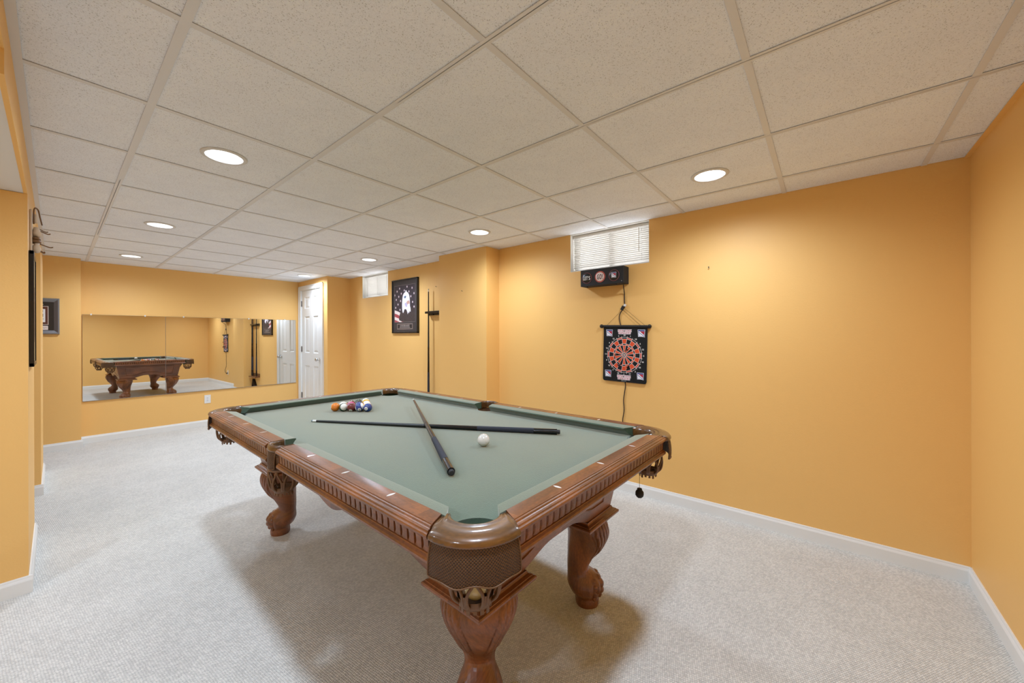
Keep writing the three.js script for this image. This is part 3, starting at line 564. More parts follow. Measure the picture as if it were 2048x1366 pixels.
// ================================================================ BALLS AND CUES
const BR = 0.0286;
function ballTex(color, n, stripe) {
  return canvasTex(512, 256, (g, w, h) => {
    g.fillStyle = stripe ? '#f3efe2' : color; g.fillRect(0, 0, w, h);
    if (stripe) { g.fillStyle = color; g.fillRect(0, h * 0.29, w, h * 0.42); }
    for (const cx of [w * 0.25, w * 0.75]) {
      g.fillStyle = '#f5f1e6'; g.beginPath(); g.arc(cx, h / 2, h * 0.135, 0, 7); g.fill();
      g.fillStyle = '#111'; g.font = 'bold 44px sans-serif'; g.textAlign = 'center'; g.textBaseline = 'middle'; g.fillText(String(n), cx, h / 2 + 2);
    }
  });
}
const ballGeo = new THREE.SphereGeometry(BR, 40, 26);
const ballMat = tex => phy({ color: 0xffffff, map: tex, roughness: 0.12, clearcoat: 1, clearcoatRoughness: 0.03 });
const COL = { yellow: '#e9b722', blue: '#1d3a84', red: '#b3141f', purple: '#c2417c', orange: '#e8811b', green: '#10402f', maroon: '#6a0f16', black: '#0b0b0d' };
{
  const start = V(-0.079, BED + BR, -0.749), e1 = V(0.575, 0, 0.818).multiplyScalar(2 * BR + 0.0002), e2 = e1.clone().applyAxisAngle(V(0, 1, 0), Math.PI / 3);
  // rows counted from the side nearest the lens; each entry: colour, number, striped, label, spin
  const rows = [
    [['orange', 5, 0, 'solid orange ball at the left end of the front row of the rack', [0.4, 1.2, 0]], ['green', 14, 1, 'dark green and white ball second from the orange end of the front row', [1.25, 0.3, 0.25]], ['maroon', 7, 0, 'dark maroon ball in the middle of the front row of the rack', [0.9, 2.6, 0.4]], ['blue', 10, 1, 'blue striped ball with white ends in the front row, next to the end blue ball', [0.5, -0.5, -0.9]], ['blue', 2, 0, 'solid blue ball at the right end of the front row of the rack', [0.2, 2.2, 1.2]]],
    [['orange', 13, 1, 'orange and white ball in the second row, behind the green and white one', [0.35, 0.1, 0.3]], ['purple', 4, 0, 'pink ball in the second row, behind the maroon ball', [0.7, 2.8, 0.2]], ['blue', 12, 1, 'blue and white ball in the second row, behind the front blue striped ball', [0.6, 1.9, 1.0]], ['yellow', 9, 1, 'yellow striped white ball in the second row, behind the end blue ball', [0.25, 0.9, 0.1]]],
    [['maroon', 15, 1, 'maroon and white ball at the hidden end of the third row', [1.2, 0.4, 0.6]], ['black', 8, 0, 'black ball in the middle of the racked balls', [0.3, 0.9, 0.2]], ['red', 11, 1, 'red striped white ball at the end of the third row', [0.15, 1.1, 0.2]]],
    [['green', 6, 0, 'solid green ball in the row of two at the back', [0.2, 0.4, 0]], ['yellow', 1, 0, 'solid yellow ball in the row of two at the back', [0.9, 0.4, 0.4]]],
    [['red', 3, 1, 'red and white ball at the far tip of the racked triangle', [0.4, 0.2, 0.3]]]];
  rows.forEach((row, k) => row.forEach(([c, n, st, label, spin], i) => {
    const p = start.clone().addScaledVector(e1, i).addScaledVector(e2, k), w = toWorld(p.x, p.y, p.z);
    const b = tag(mesh('billiard_ball', ballGeo, ballMat(ballTex(COL[c], n, st))), label, 'ball', 'racked billiard balls');
    b.position.copy(w); b.rotation.set(...spin);
  }));
  const cue = tag(mesh('cue_ball', ballGeo, phy({ color: lin(0.80, 0.78, 0.71), roughness: 0.14, clearcoat: 1, clearcoatRoughness: 0.04 })), 'plain white cue ball alone on the green cloth', 'ball');
  cue.position.copy(toWorld(-0.012, BED + BR, 0.596));
  const pk = tag(mesh('billiard_ball', ballGeo, phy({ color: lin(0.80, 0.73, 0.50), roughness: 0.14, clearcoat: 1, clearcoatRoughness: 0.04 })), 'cream ball sitting in the near corner pocket net', 'ball');
  const q = Math.SQRT1_2; pk.position.copy(toWorld(-CP[0] - q * 0.056, 0.641, CP[1] + q * 0.056)); pk.rotation.set(1.45, 0.7, 0);
}
// a cue lies along +z from butt (0) to tip (L); r(z) tapers
const CUE_L = 1.465, cueR = z => z < 0.73 ? 0.0147 - 0.0040 * z / 0.73 : 0.0107 - 0.0044 * (z - 0.73) / 0.735;
function cuePart(z0, z1, extra = 0, seg = 24) { const pts = [[0.0001, z0]]; const n = Math.max(2, Math.ceil((z1 - z0) / 0.1)); for (let i = 0; i <= n; i++) { const z = z0 + (z1 - z0) * i / n; pts.push([cueR(z) + extra, z]); } pts.push([0.0001, z1]); return toCreasedNormals(lathe(pts, seg).rotateX(Math.PI / 2), 0.5); }
const matShaft = phy({ color: lin(0.035, 0.036, 0.038), roughness: 0.22 });
const matShaftBlack = phy({ color: lin(0.016, 0.02, 0.02), roughness: 0.42 });
function makeCue(o, shaft) {
  part('bumper', toCreasedNormals(lathe([[0.0001, 0], [0.0085, 0], [0.0105, 0.002], [0.0108, 0.016], [0.0001, 0.016]], 20).rotateX(Math.PI / 2), 0.5), M.rubber, o);
  part('butt', cuePart(0.0155, 0.135), M.black, o);
  part('butt_ring', cuePart(0.0165, 0.0205, 0.0004), M.black, o);
  part('wrap', cuePart(0.135, 0.44, 0.0004), M.navy, o, 'matt dark wrap');
  part('forearm', cuePart(0.44, 0.725), M.black, o);
  part('joint_collar', cuePart(0.725, 0.745, 0.0005), M.black, o);
  part('shaft', cuePart(0.745, 1.432), shaft, o);
  part('ferrule', cuePart(1.432, 1.457, 0.0001), M.ferrule, o, 'white ferrule');
  part('tip', cuePart(1.457, CUE_L, -0.0003), M.tip, o);
  return o;
}
function layCue(o, butt, tip) { o.position.copy(butt); o.quaternion.setFromUnitVectors(V(0, 0, 1), tip.clone().sub(butt).normalize()); }
{
  const a = makeCue(thing('pool_cue', 'all black pool cue lying across the cloth, white tip by the racked balls', 'pool cue'), matShaftBlack);
  layCue(a, toWorld(0.380, BED + 0.0150, 0.756), toWorld(-0.313, BED + 0.0068, -0.530));
  const b = makeCue(thing('pool_cue', 'pool cue with grey shaft resting over the black cue, butt towards the near corner', 'pool cue'), matShaft);
  const butt = toWorld(-0.357, BED + 0.0150, 0.779), tip = toWorld(0.366, BED + 0.049, -0.491);
  layCue(b, butt, tip);
}
// chalk holder on a string under the right end of the near rail
{
  const c = thing('chalk_holder', 'small black chalk holder hanging on a string below the table', 'chalk holder', [1.782, 0.497, -0.685]);
  part('holder', clean([new THREE.IcosahedronGeometry(0.0205, 1).scale(1, 1.08, 1).translate(0, 0.019, 0), new THREE.TorusGeometry(0.009, 0.003, 8, 16).rotateX(Math.PI / 2).translate(0, 0.041, 0)]), M.blackMat, c);
  part('string', tube([V(0, 0.04, 0), V(0.0006, 0.1, 0), V(-0.0006, 0.17, 0), V(0, 0.227, 0)], 0.0011, 12, 6), M.string, c);
}

// ================================================================ RECESSED LIGHTS
{
  const label = {
    '0,0': 'round recessed ceiling light above the near left corner of the pool table', '0,1': 'round recessed ceiling light over the middle of the open carpet, largest of the left row', '0,2': 'round recessed ceiling light, middle of the three smaller left row lights', '0,3': 'round recessed ceiling light in front of the mirror, last of the left row',
    '1,0': 'round recessed ceiling light close above the dart mat wall, nearest the orange corner', '1,1': 'round recessed ceiling light in front of the boxed-out wall section', '1,2': 'round recessed ceiling light between the eagle picture and the far window', '1,3': 'round recessed ceiling light in front of the white closet door' };
  const trimG = lathe([[0.0705, 0.040], [0.0745, 0.012], [0.0765, 0.001], [0.079, -0.0035], [0.090, -0.003], [0.0965, 0.0005], [0.0965, 0.0032], [0.083, 0.0034], [0.083, 0.06], [0.0705, 0.06], [0.0705, 0.040]], 48);
  LX.forEach((x, a) => LZ.forEach((z, b) => {
    const o = thing('recessed_light', label[a + ',' + b], 'ceiling light', [x, CEIL, z], 0, 'recessed ceiling lights');
    part('trim_ring', trimG, M.trim, o);
    part('lens', lathe([[0.0001, 0.022], [0.04, 0.024], [0.060, 0.029], [0.0705, 0.040], [0.0001, 0.042]], 40), M.glow, o, 'glowing white lens');
    const l = new THREE.SpotLight(new THREE.Color().setRGB(0.86, 1.03, 1.27), LAMP, 0, 1.52, 0.82, 2);
    l.name = 'lamp'; l.position.set(0, 0.004, 0); l.target.position.set(0, -1, 0); l.castShadow = true; l.shadow.radius = 3.5; l.shadow.mapSize.set(1024, 1024);
    o.add(l); o.add(l.target);
  }));
  for (const z of [-0.55, -2.25]) {                          // the side hall has the same cans in its lower ceiling
    const o = thing('recessed_light', z < -1.72 ? 'round recessed light in the lower white ceiling at the far end of the side hall' : 'round recessed light in the white side hall ceiling by the near orange wall', 'ceiling light', [-0.9, z < -1.72 ? 1.992 : 2.062, z], 0, 'side hall ceiling lights');
    part('trim_ring', trimG, M.trim, o);
    part('lens', lathe([[0.0001, 0.002], [0.04, 0.003], [0.060, 0.005], [0.0735, 0.010], [0.0001, 0.012]], 40), M.glow, o, 'glowing white lens');
    const l = new THREE.SpotLight(new THREE.Color().setRGB(0.86, 1.03, 1.27), LAMP, 0, 1.52, 0.82, 2);
    l.name = 'lamp'; l.position.set(0, -0.006, 0); l.target.position.set(0, -1, 0); l.castShadow = true; l.shadow.radius = 3.5; l.shadow.mapSize.set(1024, 1024);
    o.add(l); o.add(l.target);
  }
}

// ================================================================ WALL THINGS
// on the right wall: frame with x along +z, y up, z out of the wall (-x)
const onRight = (o, y, z, out = 0) => { o.position.set(XR - out, y, z); o.rotation.y = -Math.PI / 2; return o; };
// a shield-shaped team crest: white field, red and blue diagonal, drawn inside w x h
function crest(g, x, y, w, h) {
  g.save(); g.translate(x, y);
  const path = k => { g.beginPath(); g.moveTo(-w * 0.5 * k, -h * 0.5 * k); g.lineTo(w * 0.5 * k, -h * 0.5 * k); g.lineTo(w * 0.46 * k, h * 0.1); g.quadraticCurveTo(w * 0.44 * k, h * 0.44 * k, w * 0.5 * k, h * 0.5 * k); g.quadraticCurveTo(0, h * 0.42 * k, -w * 0.42 * k, h * 0.46 * k); g.quadraticCurveTo(-w * 0.46 * k, h * 0.1, -w * 0.5 * k, -h * 0.5 * k); g.closePath(); };
  path(1); g.fillStyle = '#f2f2f6'; g.fill(); path(0.9); g.fillStyle = '#26357e'; g.fill(); path(0.82); g.fillStyle = '#f4f4f8'; g.fill();
  g.save(); path(0.82); g.clip();
  g.fillStyle = '#f0f0f6'; g.fillRect(-w, -h, 2 * w, 2 * h);
  g.fillStyle = '#26357e'; g.fillRect(-w * 0.5, -h * 0.42, w, h * 0.13);
  g.fillStyle = '#b72b3c'; g.beginPath(); g.moveTo(-w * 0.2, -h * 0.27); g.lineTo(w * 0.42, -h * 0.27); g.lineTo(w * 0.42, h * 0.24); g.closePath(); g.fill();
  g.strokeStyle = '#26357e'; g.lineWidth = w * 0.06; g.beginPath(); g.moveTo(-w * 0.44, -h * 0.22); g.lineTo(w * 0.36, h * 0.36); g.stroke();
  g.restore(); g.restore();
}
// dart mat
{
  const mw = 0.370, mh = 0.452;
  const tex = canvasTex(1024, 1252, (g, w, h) => {
    g.fillStyle = '#0b0c0d'; g.fillRect(0, 0, w, h);
    for (let i = 0; i < 5000; i++) { g.fillStyle = `rgba(${60 + 40 * rnd()},${60 + 40 * rnd()},${60 + 40 * rnd()},0.10)`; g.fillRect(rnd() * w, rnd() * h, 3, 3); }
    const cx = w * 0.497, cy = h * 0.508, R = w * 0.392, nums = [20, 1, 18, 4, 13, 6, 10, 15, 2, 17, 3, 19, 7, 16, 8, 11, 14, 9, 12, 5];
    const sector = (a, r0, r1, c) => { g.fillStyle = c; g.beginPath(); g.arc(cx, cy, r1, a - Math.PI / 20, a + Math.PI / 20); g.arc(cx, cy, r0, a + Math.PI / 20, a - Math.PI / 20, true); g.closePath(); g.fill(); };
    const OR = '#e2542b', BK = '#0c0d10', RD = '#cf5a4c';
    for (let i = 0; i < 20; i++) { const a = -Math.PI / 2 + i * Math.PI / 10, o = i % 2 === 0; sector(a, 0, R, o ? OR : BK); sector(a, R * 0.90, R, o ? '#14151a' : RD); sector(a, R * 0.56, R * 0.63, o ? '#14151a' : OR); }
    g.strokeStyle = '#e9dfd8'; g.lineWidth = 8;
    for (const r of [1, 0.90, 0.635, 0.55]) { g.beginPath(); g.arc(cx, cy, R * r, 0, 7); g.stroke(); }
    g.lineWidth = 7; for (let i = 0; i < 20; i++) { const a = -Math.PI / 2 + (i + 0.5) * Math.PI / 10; g.beginPath(); g.moveTo(cx + R * 0.1 * Math.cos(a), cy + R * 0.1 * Math.sin(a)); g.lineTo(cx + R * 1.07 * Math.cos(a), cy + R * 1.07 * Math.sin(a)); g.stroke(); }
    for (const [r, c] of [[0.115, '#e9dfd8'], [0.095, '#121722'], [0.055, '#f0e8e2'], [0.03, '#cc4a38']]) { g.fillStyle = c; g.beginPath(); g.arc(cx, cy, R * r, 0, 7); g.fill(); }
    g.fillStyle = '#f4f0ea'; g.font = 'bold 46px sans-serif'; g.textAlign = 'center'; g.textBaseline = 'middle';
    nums.forEach((n, i) => { const a = -Math.PI / 2 + i * Math.PI / 10; g.fillText(String(n), cx + R * 1.11 * Math.cos(a), cy + R * 1.11 * Math.sin(a)); });
    const words = y => { g.lineJoin = 'round'; for (const [t, dy, f] of [['NEW YORK', -25, 'bold 62px sans-serif'], ['RANGERS', 27, 'bold 64px sans-serif']]) { g.font = f; g.strokeStyle = '#f2eeee'; g.lineWidth = 16; g.strokeText(t, cx, y + dy); g.fillStyle = '#c06a78'; g.fillText(t, cx, y + dy); } };
    words(h * 0.090); words(h * 0.915);
    crest(g, w * 0.14, h * 0.115, 158, 158); crest(g, w * 0.872, h * 0.115, 166, 166); crest(g, w * 0.125, h * 0.865, 158, 158); crest(g, w * 0.865, h * 0.87, 158, 158);
    g.fillStyle = '#ddd'; g.font = 'bold 20px sans-serif'; g.fillText('AGES 6 & UP', cx, h * 0.977);
  });
  const o = onRight(thing('dart_mat', 'black hanging dart mat with orange rings and white lettering', 'dartboard'), 0.891, -1.267, 0.009); o.rotation.order = 'YXZ';
  o.rotation.z = -0.022;
  const s = new THREE.Shape(); const r = 0.02, x = mw / 2; s.moveTo(-x + r, 0); s.lineTo(x - r, 0); s.quadraticCurveTo(x, 0, x, r); s.lineTo(x, mh); s.lineTo(-x, mh); s.lineTo(-x, r); s.quadraticCurveTo(-x, 0, -x + r, 0);
  const matG = ext(s, 0.006); const p = matG.attributes.position, uv = matG.attributes.uv; for (let i = 0; i < p.count; i++) uv.setXY(i, p.getX(i) / mw + 0.5, p.getY(i) / mh);
  part('mat', matG, [std({ map: tex, roughness: 0.85 }), M.blackMat], o);
  const rod = part('rod', new THREE.CylinderGeometry(0.0105, 0.0105, 0.40, 16).rotateZ(Math.PI / 2).translate(0, mh + 0.004, 0.006), M.blackMat, o);
  for (const q of [-1, 1]) part('rod_knob', new THREE.SphereGeometry(0.0165, 16, 12).translate(q * 0.203, mh + 0.004, 0.010), M.black, o);
  const ap = V(-0.014, mh + 0.150, 0.004);
  part('hanging_string', clean([tube([V(-0.155, mh + 0.013, 0.008), ap], 0.0012, 4, 5), tube([V(0.165, mh + 0.013, 0.008), ap.clone().add(V(0.004, 0.004, 0))], 0.0012, 4, 5), tube([V(0.130, mh + 0.013, 0.006), ap.clone().add(V(-0.004, -0.012, 0))], 0.0012, 4, 5)]), M.string, o);
  // magnetic darts standing out from the mat
  const flight = (c) => std({ color: c, roughness: 0.6 });
  const dart = (dx, dy, c, label) => {
    const d = thing('magnetic_dart', label, 'dart', [0, 0, 0], 0);
    const base = V(dx, dy, 0.0065).applyEuler(o.rotation).add(o.position); d.position.copy(base); d.quaternion.copy(o.quaternion); d.rotateX(0.12);
    part('barrel', clean([new THREE.CylinderGeometry(0.0062, 0.0062, 0.006, 14).rotateX(Math.PI / 2).translate(0, 0, 0.003), lathe([[0.0001, 0.006], [0.003, 0.006], [0.0048, 0.014], [0.0048, 0.03], [0.003, 0.036], [0.002, 0.05], [0.0001, 0.05]], 14).rotateX(Math.PI / 2)]), M.black, d);
    const f = ext(poly([[0.001, 0], [0.0135, 0.009], [0.0135, 0.021], [0.001, 0.024]]), 0.0007).translate(0, 0, -0.00035).rotateX(Math.PI / 2).translate(0, 0, 0.040);
    for (let k = 0; k < 4; k++) part('flight', f.clone().rotateZ(k * Math.PI / 2 + 0.4), flight(c), d);
  };
  dart(-0.060, 0.226, lin(0.72, 0.16, 0.05), 'orange flighted dart at the left side of the dart mat rings');
  dart(0.026, 0.266, lin(0.55, 0.16, 0.07), 'dull orange dart above the bullseye of the dart mat');
  dart(-0.026, 0.146, lin(0.035, 0.03, 0.06), 'dark flighted dart below the bullseye of the dart mat');
  dart(0.040, 0.135, lin(0.75, 0.15, 0.04), 'bright orange flighted dart at the lower right of the dart mat rings');
}
// sign box under the window
{
  const o = onRight(thing('sign_box', 'black box sign with three round lenses mounted under the high window', 'sign'), 1.690, -1.420);
  const w = 0.384, h = 0.139, d = 0.105;
  part('case', rbox(w, h, d, 0.003, 0, h / 2, d / 2), M.blackMat, o);
  const disc = (draw) => canvasTex(256, 256, draw);
  const faces = [
    disc((g) => { g.fillStyle = '#101216'; g.fillRect(0, 0, 256, 256); g.fillStyle = '#f4f4f4'; g.font = 'bold 84px sans-serif'; g.textAlign = 'center'; g.textBaseline = 'middle'; g.save(); g.translate(128, 132); g.scale(0.98, 1.5); g.fillText("LET'S", 0, 0); g.restore(); }),
    disc((g) => { g.fillStyle = '#b5524a'; g.fillRect(0, 0, 256, 256); g.fillStyle = '#e9d6d0'; g.beginPath(); g.arc(128, 128, 108, 0, 7); g.fill(); g.fillStyle = '#0d1430'; g.font = 'bold 104px sans-serif'; g.textAlign = 'center'; g.textBaseline = 'middle'; g.save(); g.translate(128, 130); g.scale(0.86, 1.55); g.fillText('GO!', 0, 0); g.restore(); }),
    disc((g) => { g.fillStyle = '#101218'; g.fillRect(0, 0, 256, 256); crest(g, 128, 122, 128, 132); })];
  faces.forEach((t, i) => {
    const x = (i - 1) * 0.122 - 0.010, y = h / 2 - 0.001, r = 0.046;
    const m = part('lens', clean([lathe([[0.0001, 0.0062], [0.018, 0.0056], [0.032, 0.004], [r - 0.004, 0.0015], [r - 0.004, -0.002]], 40).rotateX(Math.PI / 2)]), phy({ map: t, roughness: 0.3, clearcoat: 0.25, clearcoatRoughness: 0.05 }), o);
    const p = m.geometry.attributes.position, uv = m.geometry.attributes.uv; for (let k = 0; k < p.count; k++) uv.setXY(k, p.getX(k) / 0.088 + 0.5, p.getY(k) / 0.088 + 0.5);
    m.position.set(x, y, d + 0.0015);
    const b = part('bezel', new THREE.TorusGeometry(r - 0.002, 0.0026, 10, 48), std({ color: i === 1 ? lin(0.55, 0.12, 0.09) : lin(0.20, 0.055, 0.06), roughness: 0.35 }), o); b.position.set(x, y, d + 0.001);
  });
  for (const x of [-0.135, 0.125]) part('foot', new THREE.CylinderGeometry(0.006, 0.006, 0.008, 12).translate(x, -0.004, d - 0.012), M.rubber, o);
  part('screw', new THREE.SphereGeometry(0.0032, 8, 6).translate(w / 2 - 0.016, 0.02, d), M.metal, o);
}
// sign power cord: a thing of its own, down behind the mat to an outlet
{
  const o = onRight(thing('power_cord', 'thin black cord running from the sign box down behind the dart mat to an outlet', 'cord'), 0, -1.267);
  part('cable', clean([tube([V(0.033, 1.6893, 0.092), V(0.020, 1.665, 0.06), V(0.006, 1.62, 0.012), V(0.004, 1.57, 0.006), V(0.006, 1.53, 0.007), V(0.004, 1.523, 0.009)], 0.0042, 30, 8),
    tube([V(-0.014, 1.482, 0.010), V(-0.034, 1.45, 0.007), V(-0.041, 1.42, 0.006), V(-0.035, 1.375, 0.004), V(-0.02, 1.31, 0.0035), V(0.0, 1.1, 0.0035), V(0.006, 0.90, 0.0035), V(0.010, 0.86, 0.005), V(0.002, 0.80, 0.006), V(-0.006, 0.74, 0.006), V(-0.002, 0.66, 0.006), V(-0.014, 0.56, 0.006), V(0.02, 0.48, 0.006), V(0.10, 0.40, 0.006), V(0.06, 0.34, 0.008), V(-0.05, 0.305, 0.012), V(-0.13, 0.325, 0.022)], 0.0036, 140, 7)]), M.cord, o);
  part('connector', rbox(0.022, 0.038, 0.016, 0.004).rotateZ(-0.5).translate(-0.010, 1.498, 0.011), M.blackMat, o);
  part('connector_tag', rbox(0.020, 0.019, 0.012, 0.003).rotateZ(-0.35).translate(0.010, 1.519, 0.012), M.white, o, 'white cord clip');
  part('plug', rbox(0.030, 0.026, 0.024, 0.004, -0.145, 0.330, 0.022), M.blackMat, o);
}
function outlet(label, place) {
  const o = thing('wall_outlet', label, 'outlet'); place(o);
  part('cover_plate', rbox(0.072, 0.118, 0.006, 0.0025, 0, 0, 0.0032), M.white, o);
  for (const s of [-1, 1]) { const r = part('receptacle', rbox(0.034, 0.028, 0.004, 0.0018, 0, s * 0.0195, 0.0062), M.vinyl, o); part('slot', clean([bx(0.0022, 0.008, 0.001, -0.006, s * 0.0195 + 0.003, 0.0083), bx(0.0022, 0.0065, 0.001, 0.006, s * 0.0195 + 0.003, 0.0083), new THREE.CylinderGeometry(0.0024, 0.0024, 0.001, 10).rotateX(Math.PI / 2).translate(0, s * 0.0195 - 0.006, 0.0083)]), M.blackMat, r); }
  part('screw', new THREE.CylinderGeometry(0.003, 0.003, 0.001, 12).rotateX(Math.PI / 2).translate(0, 0, 0.0066), M.metal, o);
}
outlet('white wall outlet below the dart mat, low on the long wall', o => onRight(o, 0.345, -1.412, 0));
outlet('white wall outlet under the wide mirror', o => o.position.set(1.392, 0.378, ZF));
// eagle picture
{
  const o = onRight(thing('framed_poster', 'black framed poster of a white headed eagle before a starry flag', 'picture'), 1.313, -4.300);
  const w = 0.58, h = 0.718;
  const tex = canvasTex(800, 990, (g, W2, H2) => {
    g.fillStyle = '#3a3433'; g.fillRect(0, 0, W2, H2);
    const x0 = 62, y0 = 92, x1 = 738, y1 = 800; g.strokeStyle = '#8d8079'; g.lineWidth = 4; g.strokeRect(x0, y0, x1 - x0, y1 - y0);
    g.save(); g.beginPath(); g.rect(x0 + 2, y0 + 2, x1 - x0 - 4, y1 - y0 - 4); g.clip();
    g.fillStyle = '#342a31'; g.fillRect(x0, y0, 700, 720);
    g.fillStyle = 'rgba(238,222,226,0.92)';
    const star = (x, y, r) => { for (const [k, al] of [[1, 0.25], [0.8, 0.4], [0.6, 0.6], [0.4, 0.8]]) { g.fillStyle = `rgba(240,222,226,${al})`; g.beginPath(); g.ellipse(x, y, r * k * 0.8, r * k, 0, 0, 7); g.fill(); } };
    [[150, 200], [235, 150], [480, 130], [390, 195], [290, 250], [540, 225], [640, 165], [205, 305], [120, 360], [265, 390], [600, 320], [700, 270], [180, 455], [100, 515], [245, 560], [655, 430], [560, 500], [700, 520], [70, 270]].forEach(([x, y]) => star(x, y, 27));
    const stripe = (a, b, c) => { g.fillStyle = c; g.beginPath(); g.moveTo(x0, a); g.quadraticCurveTo(190, a + 30, 260, a + 60); g.lineTo(380, b + 110); g.lineTo(300, b + 120); g.quadraticCurveTo(150, b + 40, x0, b); g.closePath(); g.fill(); };
    stripe(560, 625, '#ead9d2'); stripe(625, 690, '#a9474c'); stripe(690, 750, '#ead9d2'); stripe(750, 800, '#a9474c');
    const blob = (pts, c) => { g.fillStyle = c; g.beginPath(); g.moveTo(...pts[0]); for (let i = 1; i + 1 < pts.length; i += 2) g.quadraticCurveTo(...pts[i], ...pts[i + 1]); g.closePath(); g.fill(); };
    blob([[300, 560], [210, 660], [215, 760], [330, 800], [420, 802], [760, 802], [760, 760], [740, 600], [600, 500], [560, 420], [300, 560]], '#3b3130');
    for (let i = 0; i < 260; i++) { g.strokeStyle = `rgba(${70 + rnd() * 40},${58 + rnd() * 34},${56 + rnd() * 30},0.5)`; g.lineWidth = 3; const x = 260 + rnd() * 440, y = 600 + rnd() * 190; g.beginPath(); g.moveTo(x, y); g.lineTo(x - 8 + rnd() * 16, y + 26); g.stroke(); }
    blob([[330, 330], [350, 230], [450, 225], [540, 235], [560, 340], [575, 420], [570, 500], [600, 560], [590, 620], [560, 570], [545, 640], [520, 590], [500, 660], [470, 560], [440, 560], [400, 540], [380, 580], [350, 660], [330, 600], [300, 520], [330, 330]], '#efe6f0');
    blob([[420, 215], [450, 170], [470, 225], [450, 240], [420, 215]], '#f4eef4');
    for (let i = 0; i < 90; i++) { g.strokeStyle = `rgba(150,140,170,0.35)`; g.lineWidth = 2; const x = 345 + rnd() * 210, y = 400 + rnd() * 160; g.beginPath(); g.moveTo(x, y); g.lineTo(x - 6 + rnd() * 12, y + 34); g.stroke(); }
    blob([[372, 318], [410, 290], [456, 305], [440, 350], [405, 352], [385, 345], [372, 318]], '#7f93ad'); g.fillStyle = '#16161c'; g.beginPath(); g.arc(418, 324, 14, 0, 7); g.fill();
    blob([[455, 430], [500, 380], [552, 400], [572, 440], [560, 470], [530, 440], [500, 470], [470, 480], [455, 430]], '#c79a8a'); blob([[400, 450], [440, 420], [470, 440], [500, 480], [470, 520], [420, 510], [400, 450]], '#b9aecb');
    g.restore();
    g.strokeStyle = '#b79f92'; g.lineWidth = 4; g.strokeRect(150, 832, 500, 104); g.strokeRect(160, 842, 480, 84);
    g.fillStyle = '#2c2423'; g.fillRect(164, 846, 472, 76); g.fillStyle = '#d9c7bd'; g.font = 'bold 46px serif'; g.textAlign = 'center'; g.fillText('C O U R A G E', 400, 888); g.fillRect(230, 902, 340, 5);
  });
  const g = new THREE.PlaneGeometry(w - 0.03, h - 0.03).translate(0, h / 2, 0.018);
  part('print', g, std({ map: tex, roughness: 0.5 }), o, 'eagle print with dark border');
  part('backing', bx(w - 0.02, h - 0.02, 0.014, 0, h / 2, 0.009), M.blackMat, o);
  part('frame', clean([[0, 0.0075, w, 0.018], [0, h - 0.0075, w, 0.018]].map(([x, y, a, b]) => rbox(a, b, 0.026, 0.003, x, y, 0.014)).concat([-1, 1].map(s => rbox(0.018, h, 0.026, 0.003, s * (w / 2 - 0.009), h / 2, 0.014)))), M.black, o);
}
// cue rack with three cues, and the rack triangle below it
{
  const zc = -3.605, o = onRight(thing('cue_rack', 'dark wall mounted cue rack beside the boxed-out wall section', 'cue rack'), 0, zc);
  const bar = (() => { const s = poly([[-0.20, 0.001], [0.20, 0.001], [0.20, 0.062], [0.185, 0.076], [-0.185, 0.076], [-0.20, 0.062]]); for (const x of [-0.15, -0.09, -0.03, 0.03, 0.09, 0.15]) { const h = new THREE.Path(); h.absarc(x, 0.048, 0.0165, 0, Math.PI * 2); s.holes.push(h); } return s; })();
  part('holder_bar', ext(bar, 0.022, 0.002).rotateX(Math.PI / 2).translate(0, 1.572, 0), M.black, o);
  part('bar_backplate', rbox(0.40, 0.055, 0.012, 0.003, 0, 1.555, 0.007), M.black, o);
  part('base_shelf', rbox(0.41, 0.026, 0.105, 0.006, 0, 0.372, 0.054), M.woodDark, o, 'dark brown base shelf');
  part('shelf_backplate', rbox(0.40, 0.07, 0.012, 0.003, 0, 0.41, 0.007), M.woodDark, o);
  const cueOn = (x, label) => { const c = makeCue(thing('pool_cue', label, 'pool cue', [0, 0, 0], 0, 'cues in the wall rack'), matShaftBlack); layCue(c, V(XR - 0.055, 0.386, zc + x), V(XR - 0.049, 0.386 + CUE_L, zc + x)); };
  cueOn(-0.15, 'black pool cue standing in the wall rack, next to the eagle picture');
  cueOn(0.09, 'black pool cue standing in the wall rack, inner one near the boxed-out wall'); cueOn(0.15, 'black pool cue standing in the wall rack, closest to the boxed-out wall');
  const t = onRight(thing('ball_triangle', 'black plastic ball triangle hanging on the wall under the cue rack', 'ball triangle'), 0.045, zc + 0.07);
  const tri = s => { const k = 0.15 * s, p = []; const c = [[0, 0.27], [-0.15, 0.01], [0.15, 0.01]].map(([x, y]) => [x * s, 0.0967 + (y - 0.0967) * s]); return c; };
  const sh2 = poly(tri(1)); sh2.holes.push(new THREE.Path(tri(0.86).map(p => new THREE.Vector2(...p))));
  part('frame', ext(sh2, 0.05, 0.003).rotateZ(-0.18).translate(0, 0, 0.004), M.black, t);
}
// nails left in the walls
const nail = (x, y, z, label, turn) => { const n = tag(mesh('nail', clean([new THREE.CylinderGeometry(0.0018, 0.0018, 0.016, 8).translate(0, 0.008, 0), new THREE.CylinderGeometry(0.0042, 0.0042, 0.0016, 10).translate(0, 0.016, 0)]), M.blackMat), label, 'nail'); n.position.set(x, y, z); n.rotation.z = Math.PI / 2 - 0.25; };
nail(XR, 1.753, -0.635, 'small nail alone high on the long wall between dart mat and near corner');
nail(2.785, 1.752, -2.99, 'small nail in the face of the boxed-out wall section');
nail(XR, 1.876, -3.66, 'small nail above the cue rack holder bar');
